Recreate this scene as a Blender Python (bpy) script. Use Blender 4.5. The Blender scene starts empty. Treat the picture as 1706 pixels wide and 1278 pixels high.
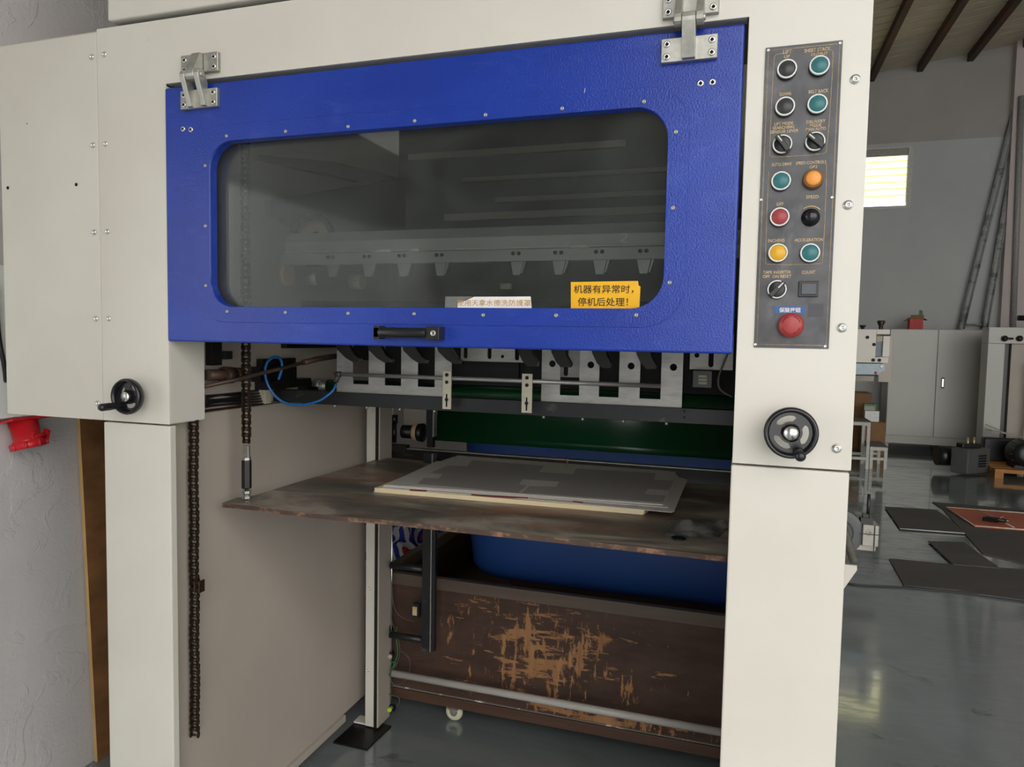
import bpy, bmesh, math, random
from mathutils import Vector, Matrix, Euler
from math import pi, sin, cos, radians

sc = bpy.context.scene
COL = sc.collection
# ------------------------------------------------------------------ camera
YAW, PITCH, ROLL, FPX = -0.313864832, 0.0626906019, 0.0183517663, 1193.72
CAM = Vector((0.0, -1.30, 1.38))
_f = Vector((sin(YAW), cos(YAW), 0)); _r = Vector((cos(YAW), -sin(YAW), 0)); _u = Vector((0, 0, 1))
_f2 = cos(PITCH) * _f - sin(PITCH) * _u
_u2 = sin(PITCH) * _f + cos(PITCH) * _u
C_R = cos(ROLL) * _r + sin(ROLL) * _u2
C_U = -sin(ROLL) * _r + cos(ROLL) * _u2
C_F = _f2
cd = bpy.data.cameras.new('camera')
cd.sensor_width = 36.0
cd.lens = FPX / 1706.0 * 36.0
cd.clip_start = 0.02
cam = bpy.data.objects.new('camera', cd)
COL.objects.link(cam)
mw = Matrix.Identity(4)
for i in range(3):
    mw[i][0] = C_R[i]; mw[i][1] = C_U[i]; mw[i][2] = -C_F[i]; mw[i][3] = CAM[i]
cam.matrix_world = mw
sc.camera = cam


def at(px, py, axis, val):
    """3D point seen at pixel (px, py) of the 1706x1278 frame lying on the plane axis = val"""
    d = C_R * ((px - 853.0) / FPX) - C_U * ((py - 639.0) / FPX) + C_F
    t = (val - CAM[axis]) / d[axis]
    return CAM + d * t


# ------------------------------------------------------------------ world / light / exposure
w = bpy.data.worlds.new('world'); sc.world = w; w.use_nodes = True
bg = w.node_tree.nodes['Background']
bg.inputs[0].default_value = (1.0, 0.99, 0.965, 1)
bg.inputs[1].default_value = 3.4
sc.view_settings.view_transform = 'Standard'
sc.view_settings.look = 'None'
sc.view_settings.exposure = 0.0
sc.view_settings.gamma = 1.0
sc.view_settings.use_curve_mapping = False


def area_light(name, loc, rot, sx, sy, power, color=(1, 1, 1)):
    ld = bpy.data.lights.new(name, 'AREA'); ld.shape = 'RECTANGLE'
    ld.size = sx; ld.size_y = sy; ld.energy = power; ld.color = color
    o = bpy.data.objects.new(name, ld); COL.objects.link(o)
    o.location = loc; o.rotation_euler = rot
    return o


# ------------------------------------------------------------------ materials
def lin(c):
    return tuple((x / 12.92 if x <= 0.04045 else ((x + 0.055) / 1.055) ** 2.4) for x in c)


def rgb(r, g, b):
    return lin((r / 255.0, g / 255.0, b / 255.0)) + (1.0,)


class NT:
    def __init__(s, name):
        s.m = bpy.data.materials.new(name); s.m.use_nodes = True
        s.t = s.m.node_tree; s.n = s.t.nodes; s.b = s.n['Principled BSDF']; s.out = s.n['Material Output']
        s.tc = s.n.new('ShaderNodeTexCoord')

    def link(s, a, b):
        s.t.links.new(a, b)

    def noise(s, scale, detail=3, rough=0.55, stretch=(1, 1, 1), coord='Object', dist=0.0):
        mp = s.n.new('ShaderNodeMapping'); mp.inputs['Scale'].default_value = stretch
        s.link(s.tc.outputs[coord], mp.inputs[0])
        n = s.n.new('ShaderNodeTexNoise'); n.inputs['Scale'].default_value = scale
        n.inputs['Detail'].default_value = detail; n.inputs['Roughness'].default_value = rough
        n.inputs['Distortion'].default_value = dist
        s.link(mp.outputs[0], n.inputs[0])
        return n.outputs[0]

    def ramp(s, fac, stops):
        r = s.n.new('ShaderNodeValToRGB'); cr = r.color_ramp
        while len(cr.elements) > 1:
            cr.elements.remove(cr.elements[-1])
        cr.elements[0].position = stops[0][0]; cr.elements[0].color = stops[0][1]
        for p, c in stops[1:]:
            e = cr.elements.new(p); e.color = c
        s.link(fac, r.inputs[0])
        return r.outputs[0]

    def mix(s, fac, a, b, mode='MIX'):
        m = s.n.new('ShaderNodeMix'); m.data_type = 'RGBA'; m.blend_type = mode
        for sock, v in ((m.inputs[0], fac), (m.inputs[6], a), (m.inputs[7], b)):
            if hasattr(v, 'is_linked'):
                s.link(v, sock)
            else:
                sock.default_value = v
        return m.outputs[2]

    def bump(s, h, strength=0.2, dist=0.001, prev=None):
        b = s.n.new('ShaderNodeBump'); b.inputs['Strength'].default_value = strength
        b.inputs['Distance'].default_value = dist
        s.link(h, b.inputs['Height'])
        if prev is not None:
            s.link(prev, b.inputs['Normal'])
        s.link(b.outputs[0], s.b.inputs['Normal'])
        return b.outputs[0]

    def col(s, v):
        if hasattr(v, 'is_linked'):
            s.link(v, s.b.inputs['Base Color'])
        else:
            s.b.inputs['Base Color'].default_value = v

    def set(s, rough=0.5, metal=0.0, spec=0.5, coat=0.0, ior=None):
        s.b.inputs['Roughness'].default_value = rough
        s.b.inputs['Metallic'].default_value = metal
        s.b.inputs['Specular IOR Level'].default_value = spec
        s.b.inputs['Coat Weight'].default_value = coat
        if ior: s.b.inputs['IOR'].default_value = ior
        return s.m


W1 = (1, 1, 1, 1); K0 = (0, 0, 0, 1)


def simple(name, c, rough=0.5, metal=0.0, var=0.12, scale=30, bump=0.0, bscale=300, spec=0.5, stretch=(1, 1, 1)):
    n = NT(name)
    f = n.noise(scale, 4, stretch=stretch)
    d = tuple(x * (1 - var) for x in c[:3]) + (1,)
    l = tuple(min(1, x * (1 + var)) for x in c[:3]) + (1,)
    n.col(n.ramp(f, [(0.3, d), (0.7, l)]))
    if bump:
        n.bump(n.noise(bscale, 2), bump, 0.001)
    return n.set(rough, metal, spec)


def m_cream():
    n = NT('cream_powder_coat')
    big = n.noise(1.7, 4, 0.6)
    base = n.ramp(big, [(0.3, rgb(208, 202, 190)), (0.7, rgb(219, 215, 205))])
    st = n.noise(7, 5, 0.7)
    stm = n.ramp(st, [(0.66, K0), (0.78, (0.35, 0.35, 0.35, 1))])
    n.col(n.mix(stm, base, rgb(176, 165, 145)))
    n.bump(n.noise(420, 2), 0.16, 0.0007)
    return n.set(0.38, 0, 0.45)


def m_blue():
    n = NT('blue_hammered_paint')
    big = n.noise(3.0, 4, 0.6, (1, 1, 2.0))
    base = n.ramp(big, [(0.3, rgb(16, 47, 142)), (0.7, rgb(22, 59, 160))])
    sm = n.noise(9, 5, 0.7, (1, 1, 2.4), dist=1.0)
    n.col(n.mix(n.ramp(sm, [(0.55, K0), (0.8, (0.22, 0.22, 0.22, 1))]), base, rgb(95, 110, 190)))
    n.bump(n.noise(330, 2, 0.5), 0.55, 0.0012)
    return n.set(0.30, 0, 0.5)


def m_plaster():
    n = NT('rough_white_plaster')
    big = n.noise(1.5, 4)
    n.col(n.ramp(big, [(0.3, rgb(196, 192, 192)), (0.7, rgb(212, 207, 205))]))
    a = n.noise(7, 6, 0.65, (1, 1, 1), dist=1.2)
    r = n.ramp(a, [(0.55, K0), (0.62, W1)])
    p = n.bump(r, 0.35, 0.004)
    n.bump(n.noise(28, 5, 0.65), 0.4, 0.004, p)
    return n.set(0.42, 0, 0.5)


def m_wall():
    n = NT('two_tone_wall_paint')
    g = n.n.new('ShaderNodeNewGeometry'); sx = n.n.new('ShaderNodeSeparateXYZ')
    n.link(g.outputs['Position'], sx.inputs[0])
    nz = n.noise(0.7, 4, 0.6)
    mt = n.n.new('ShaderNodeMath'); mt.operation = 'GREATER_THAN'; mt.inputs[1].default_value = 4.13
    n.link(sx.outputs[2], mt.inputs[0])
    lo = n.ramp(nz, [(0.3, rgb(176, 178, 178)), (0.7, rgb(188, 190, 188))])
    hi = n.ramp(nz, [(0.3, rgb(158, 154, 148)), (0.7, rgb(170, 167, 162))])
    n.col(n.mix(mt.outputs[0], lo, hi))
    n.bump(n.noise(20, 4), 0.2, 0.004)
    return n.set(0.8)


def m_floor():
    n = NT('worn_painted_concrete')
    big = n.noise(0.9, 6, 0.62, dist=0.6)
    base = n.ramp(big, [(0.3, rgb(112, 119, 120)), (0.55, rgb(128, 136, 137)), (0.75, rgb(142, 149, 149))])
    oil = n.noise(2.3, 5, 0.7, (1, 1.3, 1), dist=1.5)
    c2 = n.mix(n.ramp(oil, [(0.62, K0), (0.72, (0.7, 0.7, 0.7, 1))]), base, rgb(62, 62, 58))
    scr = n.noise(10, 5, 0.7, (3.0, 0.5, 1), dist=0.8)
    c3 = n.mix(n.ramp(scr, [(0.70, K0), (0.76, (0.45, 0.45, 0.45, 1))]), c2, rgb(160, 165, 165))
    n.col(c3)
    r = n.ramp(n.noise(6, 4), [(0.3, (0.07, 0.07, 0.07, 1)), (0.7, (0.17, 0.17, 0.17, 1))])
    n.link(r, n.b.inputs['Roughness'])
    p = n.bump(n.noise(5, 4, 0.6, (0.6, 2.2, 1)), 0.05, 0.006)
    n.bump(n.noise(30, 4, 0.6, (0.5, 1.6, 1)), 0.05, 0.002, p)
    m = n.set(0.12, 0, 0.8)
    cw = n.ramp(n.noise(9, 4, 0.65, (0.5, 2.6, 1)), [(0.38, (0.1,) * 3 + (1,)), (0.52, (0.8,) * 3 + (1,))])
    n.link(cw, n.b.inputs['Coat Weight']); n.b.inputs['Coat Roughness'].default_value = 0.055; n.b.inputs['Coat IOR'].default_value = 1.55
    cb = n.n.new('ShaderNodeBump'); cb.inputs['Strength'].default_value = 0.03; cb.inputs['Distance'].default_value = 0.004
    n.link(n.noise(12, 3, 0.6, (0.6, 2.4, 1)), cb.inputs['Height']); n.link(cb.outputs[0], n.b.inputs['Coat Normal'])
    n.link(r, n.b.inputs['Roughness'])
    return m


def m_crate():
    n = NT('peeling_brown_film_plywood')
    grain = n.noise(3, 6, 0.7, (12, 12, 1.0))
    wood = n.ramp(grain, [(0.3, rgb(150, 104, 66)), (0.7, rgb(190, 142, 98))])
    dn = n.noise(5, 4, 0.6, (1.2, 1, 3))
    dark = n.ramp(dn, [(0.3, rgb(66, 48, 40)), (0.7, rgb(88, 66, 55))])
    p1 = n.noise(9, 10, 0.76, (0.5, 1, 2.8))
    p2 = n.noise(9, 10, 0.76, (2.6, 1, 0.7))
    big = n.noise(1.35, 2, 0.5, (1, 1, 1))
    mx = n.n.new('ShaderNodeMath'); mx.operation = 'MAXIMUM'
    n.link(p1, mx.inputs[0]); n.link(p2, mx.inputs[1])
    ad = n.n.new('ShaderNodeMath'); ad.operation = 'ADD'
    n.link(mx.outputs[0], ad.inputs[0])
    g = n.n.new('ShaderNodeNewGeometry'); vd = n.n.new('ShaderNodeVectorMath'); vd.operation = 'DISTANCE'
    ms = n.n.new('ShaderNodeVectorMath'); ms.operation = 'MULTIPLY'; ms.inputs[1].default_value = (1, 0, 1.5)
    n.link(g.outputs['Position'], ms.inputs[0]); n.link(ms.outputs[0], vd.inputs[0])
    vd.inputs[1].default_value = (-0.62, 0, 0.31 * 1.5)
    mr = n.n.new('ShaderNodeMapRange'); mr.inputs[1].default_value = 0.05; mr.inputs[2].default_value = 0.55
    mr.inputs[3].default_value = 0.15; mr.inputs[4].default_value = -0.015
    n.link(vd.outputs['Value'], mr.inputs[0])
    ms2 = n.n.new('ShaderNodeVectorMath'); ms2.operation = 'MULTIPLY'; ms2.inputs[1].default_value = (0.45, 0, 4.0)
    vd2 = n.n.new('ShaderNodeVectorMath'); vd2.operation = 'DISTANCE'; vd2.inputs[1].default_value = (-0.40 * 0.45, 0, 0.125 * 4)
    n.link(g.outputs['Position'], ms2.inputs[0]); n.link(ms2.outputs[0], vd2.inputs[0])
    mr2 = n.n.new('ShaderNodeMapRange'); mr2.inputs[1].default_value = 0.05; mr2.inputs[2].default_value = 0.28
    mr2.inputs[3].default_value = 0.17; mr2.inputs[4].default_value = -0.03
    n.link(vd2.outputs['Value'], mr2.inputs[0])
    mxx = n.n.new('ShaderNodeMath'); mxx.operation = 'MAXIMUM'
    n.link(mr.outputs[0], mxx.inputs[0]); n.link(mr2.outputs[0], mxx.inputs[1]); n.link(mxx.outputs[0], ad.inputs[1])
    m = n.ramp(ad.outputs[0], [(0.655, K0), (0.665, W1)])
    n.col(n.mix(m, dark, wood))
    n.bump(n.ramp(ad.outputs[0], [(0.64, W1), (0.68, K0)]), 0.4, 0.001)
    return n.set(0.55, 0, 0.35)


def m_table():
    n = NT('worn_dark_steel_board')
    a = n.noise(3.2, 6, 0.65, (0.8, 2.2, 1), dist=0.8)
    base = n.ramp(a, [(0.3, rgb(72, 67, 62)), (0.45, rgb(106, 98, 89)), (0.6, rgb(166, 155, 140))])
    r = n.noise(2.1, 5, 0.7, (0.9, 2.0, 1), dist=0.5)
    n.col(n.mix(n.ramp(r, [(0.5, K0), (0.64, (0.6, 0.6, 0.6, 1))]), base, rgb(150, 92, 64)))
    n.bump(n.noise(60, 4), 0.1, 0.001)
    return n.set(0.42, 0, 0.5)


def m_metal(name, c, rough=0.35, var=0.2, scale=12, stretch=(1, 1, 4), metal=0.9):
    n = NT(name)
    a = n.noise(scale, 5, 0.7, stretch)
    d = tuple(x * (1 - var) for x in c[:3]) + (1,); l = tuple(min(1, x * (1 + var)) for x in c[:3]) + (1,)
    n.col(n.ramp(a, [(0.3, d), (0.7, l)]))
    n.bump(n.noise(220, 2), 0.06, 0.0005)
    return n.set(rough, metal, 0.5)


def m_rust(name, c, rust, rough=0.5, lo=0.58, hi=0.7, scale=18, metal=0.3):
    n = NT(name)
    a = n.noise(scale, 6, 0.7)
    b = n.noise(scale * 0.6, 5, 0.7, (1, 1, 1.7))
    d = tuple(x * 0.8 for x in c[:3]) + (1,)
    base = n.ramp(a, [(0.3, d), (0.7, c)])
    n.col(n.mix(n.ramp(b, [(lo, K0), (hi, (0.8, 0.8, 0.8, 1))]), base, rust))
    n.bump(a, 0.15, 0.001)
    return n.set(rough, metal, 0.5)


def m_pane():
    n = NT('smoky_acrylic')
    n.n.remove(n.b)
    tr = n.n.new('ShaderNodeBsdfTransparent'); tr.inputs[0].default_value = (0.74, 0.76, 0.75, 1)
    gl = n.n.new('ShaderNodeBsdfGlossy'); gl.inputs['Roughness'].default_value = 0.07
    gl.inputs[0].default_value = (0.9, 0.93, 0.92, 1)
    df = n.n.new('ShaderNodeBsdfDiffuse'); df.inputs[0].default_value = (0.35, 0.37, 0.36, 1)
    fr = n.n.new('ShaderNodeFresnel'); fr.inputs[0].default_value = 1.45
    mx = n.n.new('ShaderNodeMixShader'); m2 = n.n.new('ShaderNodeMixShader')
    haze = n.ramp(n.noise(4, 5, 0.6, (1, 1, 2.2), dist=1.5), [(0.3, (0.02, 0.02, 0.02, 1)), (0.75, (0.08, 0.08, 0.08, 1))])
    n.link(haze, m2.inputs[0]); n.link(tr.outputs[0], m2.inputs[1]); n.link(df.outputs[0], m2.inputs[2])
    n.link(fr.outputs[0], mx.inputs[0]); n.link(m2.outputs[0], mx.inputs[1]); n.link(gl.outputs[0], mx.inputs[2])
    n.link(mx.outputs[0], n.out.inputs[0])
    return n.m


def m_film(name, tint, rough=0.08, haze=0.06, ior=1.5):
    n = NT(name)
    n.n.remove(n.b)
    tr = n.n.new('ShaderNodeBsdfTransparent'); tr.inputs[0].default_value = tint
    gl = n.n.new('ShaderNodeBsdfGlossy'); gl.inputs['Roughness'].default_value = rough
    df = n.n.new('ShaderNodeBsdfDiffuse'); df.inputs[0].default_value = (0.8, 0.8, 0.78, 1)
    fr = n.n.new('ShaderNodeFresnel'); fr.inputs[0].default_value = ior
    mx = n.n.new('ShaderNodeMixShader'); m2 = n.n.new('ShaderNodeMixShader')
    cr = n.ramp(n.noise(22, 4, 0.6, dist=0.5), [(0.3, (haze * 0.6,) * 3 + (1,)), (0.7, (haze,) * 3 + (1,))])
    n.link(cr, m2.inputs[0])
    n.link(tr.outputs[0], m2.inputs[1]); n.link(df.outputs[0], m2.inputs[2])
    n.link(fr.outputs[0], mx.inputs[0]); n.link(m2.outputs[0], mx.inputs[1]); n.link(gl.outputs[0], mx.inputs[2])
    n.link(mx.outputs[0], n.out.inputs[0])
    return n.m


def m_stripes():
    n = NT('red_white_blue_striped_cloth')
    mp = n.n.new('ShaderNodeMapping'); mp.inputs['Rotation'].default_value = (0.3, 0.5, 0.7)
    n.link(n.tc.outputs['Object'], mp.inputs[0])
    wv = n.n.new('ShaderNodeTexWave'); wv.wave_profile = 'SAW'; wv.inputs['Scale'].default_value = 5.0
    wv.inputs['Distortion'].default_value = 2.5; wv.inputs['Detail'].default_value = 2; wv.inputs['Detail Scale'].default_value = 1.2
    n.link(mp.outputs[0], wv.inputs[0])
    r = n.n.new('ShaderNodeValToRGB'); r.color_ramp.interpolation = 'CONSTANT'
    e = r.color_ramp.elements; e[0].position = 0; e[0].color = rgb(232, 232, 238); e[1].position = 0.25; e[1].color = rgb(40, 62, 170)
    x = e.new(0.5); x.color = rgb(232, 232, 238); x = e.new(0.68); x.color = rgb(190, 50, 50); x = e.new(0.9); x.color = rgb(45, 60, 160)
    n.link(wv.outputs['Color'], r.inputs[0]); n.col(r.outputs[0])
    n.bump(n.noise(90, 3), 0.2, 0.002)
    return n.set(0.6)


M = {}
M['cream'] = m_cream()
M['blue'] = m_blue()
M['plaster'] = m_plaster()
M['wall'] = m_wall()
M['floor'] = m_floor()
M['crate'] = m_crate()
M['table'] = m_table()
M['pane'] = m_pane()
M['table_edge'] = m_rust('worn_board_edge', rgb(78, 60, 50), rgb(150, 112, 86), 0.7, 0.5, 0.62, 22, 0.0)
M['inner_grey'] = simple('grey_beige_side_paint', rgb(176, 166, 154), 0.45, var=0.06, scale=3, bump=0.08)
M['steel'] = m_metal('brushed_steel', (0.40, 0.39, 0.37, 1), 0.45, metal=0.6)
M['cast'] = m_metal('worn_cast_metal', (0.42, 0.41, 0.37, 1), 0.42, 0.25, 25, (1, 1, 1), 0.75)
M['chrome'] = m_metal('bright_screw_metal', (0.72, 0.71, 0.68, 1), 0.22, 0.08)
M['zinc_old'] = m_rust('old_cream_bracket', rgb(205, 198, 176), rgb(70, 58, 40), 0.45, 0.6, 0.72, 40, 0.1)
M['dark'] = simple('black_oiled_metal', rgb(29, 28, 27), 0.4, 0.3, 0.3, 20)
M['dark_rail'] = m_rust('black_rail_paint', rgb(38, 39, 42), rgb(84, 80, 76), 0.42, 0.62, 0.7, 25, 0.2)
M['black'] = simple('black_plastic', rgb(24, 24, 26), 0.35, 0, 0.2, 30)
M['gloss_black'] = simple('glossy_black_plastic', rgb(28, 28, 31), 0.2, 0, 0.15, 20)
M['chain'] = m_rust('oily_chain_steel', rgb(70, 58, 46), rgb(96, 62, 38), 0.35, 0.55, 0.7, 60, 0.6)
M['panel'] = None
M['gold'] = simple('gold_print', rgb(196, 168, 122), 0.5, 0, 0.3, 150)
M['white'] = simple('white_plastic', rgb(232, 232, 228), 0.4, 0, 0.03)
M['teal'] = simple('teal_button', rgb(52, 112, 116), 0.4, 0, 0.05)
M['btn_black'] = simple('dark_grey_button', rgb(54, 56, 56), 0.4, 0, 0.05)
M['btn_red'] = simple('dull_red_button', rgb(158, 62, 66), 0.42, 0, 0.06)
M['btn_yellow'] = simple('yellow_button', rgb(222, 168, 42), 0.4, 0, 0.08)
M['btn_orange'] = simple('orange_lamp_button', rgb(232, 150, 60), 0.35, 0, 0.06)
M['brown_ring'] = simple('brown_bezel', rgb(120, 84, 52), 0.4, 0, 0.2)
M['estop'] = simple('red_mushroom_button', rgb(160, 54, 54), 0.38, 0, 0.08)
M['estop_dark'] = simple('dark_red_print', rgb(110, 32, 34), 0.5)
M['sticker_yellow'] = simple('yellow_sticker', rgb(240, 180, 12), 0.4, 0, 0.08, 25)
M['sticker_white'] = simple('white_sticker', rgb(236, 232, 226), 0.5, 0, 0.05)
M['sticker_blue'] = simple('blue_sticker', rgb(40, 84, 150), 0.4, 0, 0.1)
M['ink'] = simple('black_ink', rgb(48, 34, 16), 0.6, 0, 0.05)
M['ink_tan'] = simple('faded_tan_ink', rgb(196, 156, 96), 0.6, 0, 0.1)
M['chalk'] = simple('white_chalk', rgb(225, 220, 205), 0.8, 0, 0.1)
M['green'] = simple('dark_green_gloss_belt', rgb(8, 66, 36), 0.28, 0, 0.2, 1)
M['hose_blue'] = simple('blue_air_hose', rgb(24, 98, 168), 0.25, 0, 0.05)
M['wire'] = simple('grey_wire', rgb(92, 88, 82), 0.5)
M['wire_green'] = simple('green_wire', rgb(30, 128, 84), 0.4)
M['tub'] = simple('blue_plastic_tub', rgb(40, 78, 146), 0.42, 0, 0.08, 2)
M['wood_frame'] = simple('grey_brown_wood', rgb(98, 84, 74), 0.5, 0, 0.2, 8, 0.2, 60, stretch=(0.3, 1, 3))
M['wood_dark'] = simple('dark_batten', rgb(84, 60, 48), 0.5, 0, 0.25, 8, 0.2, 60, stretch=(0.3, 1, 3))
M['ply'] = simple('stained_plywood', rgb(132, 92, 56), 0.6, 0, 0.35, 7, 0.2, 50, stretch=(1, 1, 1.6))
M['ply_edge'] = simple('plywood_edge', rgb(196, 160, 104), 0.7, 0, 0.15, 30, stretch=(1, 1, 0.3))
M['caster'] = simple('cream_nylon_wheel', rgb(214, 214, 186), 0.4, 0, 0.06)
M['tube'] = simple('white_painted_tube', rgb(190, 186, 180), 0.35, 0, 0.08, 6)
M['board'] = simple('grey_chipboard_edge', rgb(226, 210, 172), 0.7, 0, 0.06, 60, stretch=(0.2, 1, 8))
M['board_top'] = simple('grey_printing_board', rgb(214, 208, 200), 0.42, 0, 0.03, 5)
M['board_print'] = simple('dark_grey_print', rgb(170, 163, 158), 0.4, 0, 0.04, 5)
M['red_print'] = simple('crimson_print', rgb(150, 40, 60), 0.5)
M['film'] = m_film('clear_plastic', (0.985, 0.985, 0.98, 1), 0.05, 0.14, 1.5)
M['louvre'] = m_film('frosted_yellow_glass', (0.86, 0.84, 0.62, 1), 0.3, 0.12)
M['socket'] = simple('red_socket_plastic', rgb(204, 34, 44), 0.3, 0, 0.06)
M['socket_grey'] = simple('grey_socket_lid', rgb(176, 160, 160), 0.4)
M['roof'] = simple('grey_brown_roof_sheet', rgb(205, 192, 170), 0.6, 0, 0.10, 2)
M['purlin'] = m_rust('rusty_purlin', rgb(86, 68, 58), rgb(110, 58, 42), 0.7, 0.5, 0.65, 3)
M['cabinet'] = simple('light_grey_cabinet', rgb(190, 190, 182), 0.35, 0, 0.04, 1.5)
M['pale_blue'] = simple('pale_blue_metal', rgb(168, 184, 192), 0.4)
M['mat'] = simple('black_rubber_mat', rgb(84, 81, 77), 0.75, 0, 0.15, 3)
M['mat_edge'] = simple('pale_mat_edge', rgb(190, 190, 186), 0.5)
M['orange_board'] = simple('orange_brown_board', rgb(184, 92, 62), 0.5, 0, 0.12, 2)
M['string'] = simple('white_string', rgb(225, 220, 205), 0.8)
M['stool'] = simple('worn_white_frame', rgb(196, 196, 188), 0.5, 0, 0.12, 30)
M['stool_top'] = simple('dark_stool_top', rgb(92, 84, 76), 0.6, 0, 0.2, 10)
M['card'] = simple('brown_cardboard', rgb(140, 106, 72), 0.8, 0, 0.1, 5)
M['box_red'] = simple('red_carton', rgb(186, 60, 62), 0.6, 0, 0.15, 20)
M['leaf'] = simple('green_leaf', rgb(50, 104, 46), 0.5, 0, 0.3, 20)
M['green_tin'] = simple('green_tin', rgb(30, 110, 60), 0.4)
M['comp'] = simple('dark_grey_casing', rgb(86, 88, 86), 0.5, 0, 0.1, 5)
M['pallet'] = simple('orange_wood_pallet', rgb(176, 120, 66), 0.7, 0, 0.2, 10)
M['paper'] = simple('dusty_paper', rgb(176, 172, 156), 0.7, 0, 0.15, 8)
M['stripes'] = m_stripes()
M['teal_ring'] = simple('teal_collar', rgb(40, 110, 120), 0.4)
M['rubber'] = simple('grey_ribbed_hose', rgb(104, 102, 96), 0.5)
M['pump'] = m_rust('grey_white_casting', rgb(176, 172, 162), rgb(90, 84, 76), 0.5, 0.58, 0.68, 30, 0.1)
M['rust_mark'] = simple('orange_rust', rgb(168, 84, 48), 0.7, 0, 0.3, 60)
M['cream_gear'] = simple('cream_gear_disc', rgb(206, 176, 140), 0.5, 0, 0.06)
M['sleeve'] = simple('white_tape_sleeve', rgb(225, 218, 205), 0.5)
M['black_hole'] = simple('dark_hole', rgb(12, 12, 12), 0.9)


def m_panel():
    n = NT('worn_black_plate')
    a = n.noise(9, 5, 0.65, (1.4, 1, 1), dist=0.6)
    base = n.ramp(a, [(0.3, rgb(46, 46, 50)), (0.55, rgb(60, 60, 64)), (0.75, rgb(96, 94, 98))])
    n.col(base)
    r = n.ramp(n.noise(14, 5, 0.7), [(0.3, (0.18,) * 3 + (1,)), (0.7, (0.5,) * 3 + (1,))])
    n.link(r, n.b.inputs['Roughness'])
    n.bump(n.noise(150, 3), 0.1, 0.0006)
    return n.set(0.35, 0.1, 0.6)


M['panel'] = m_panel()


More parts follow.
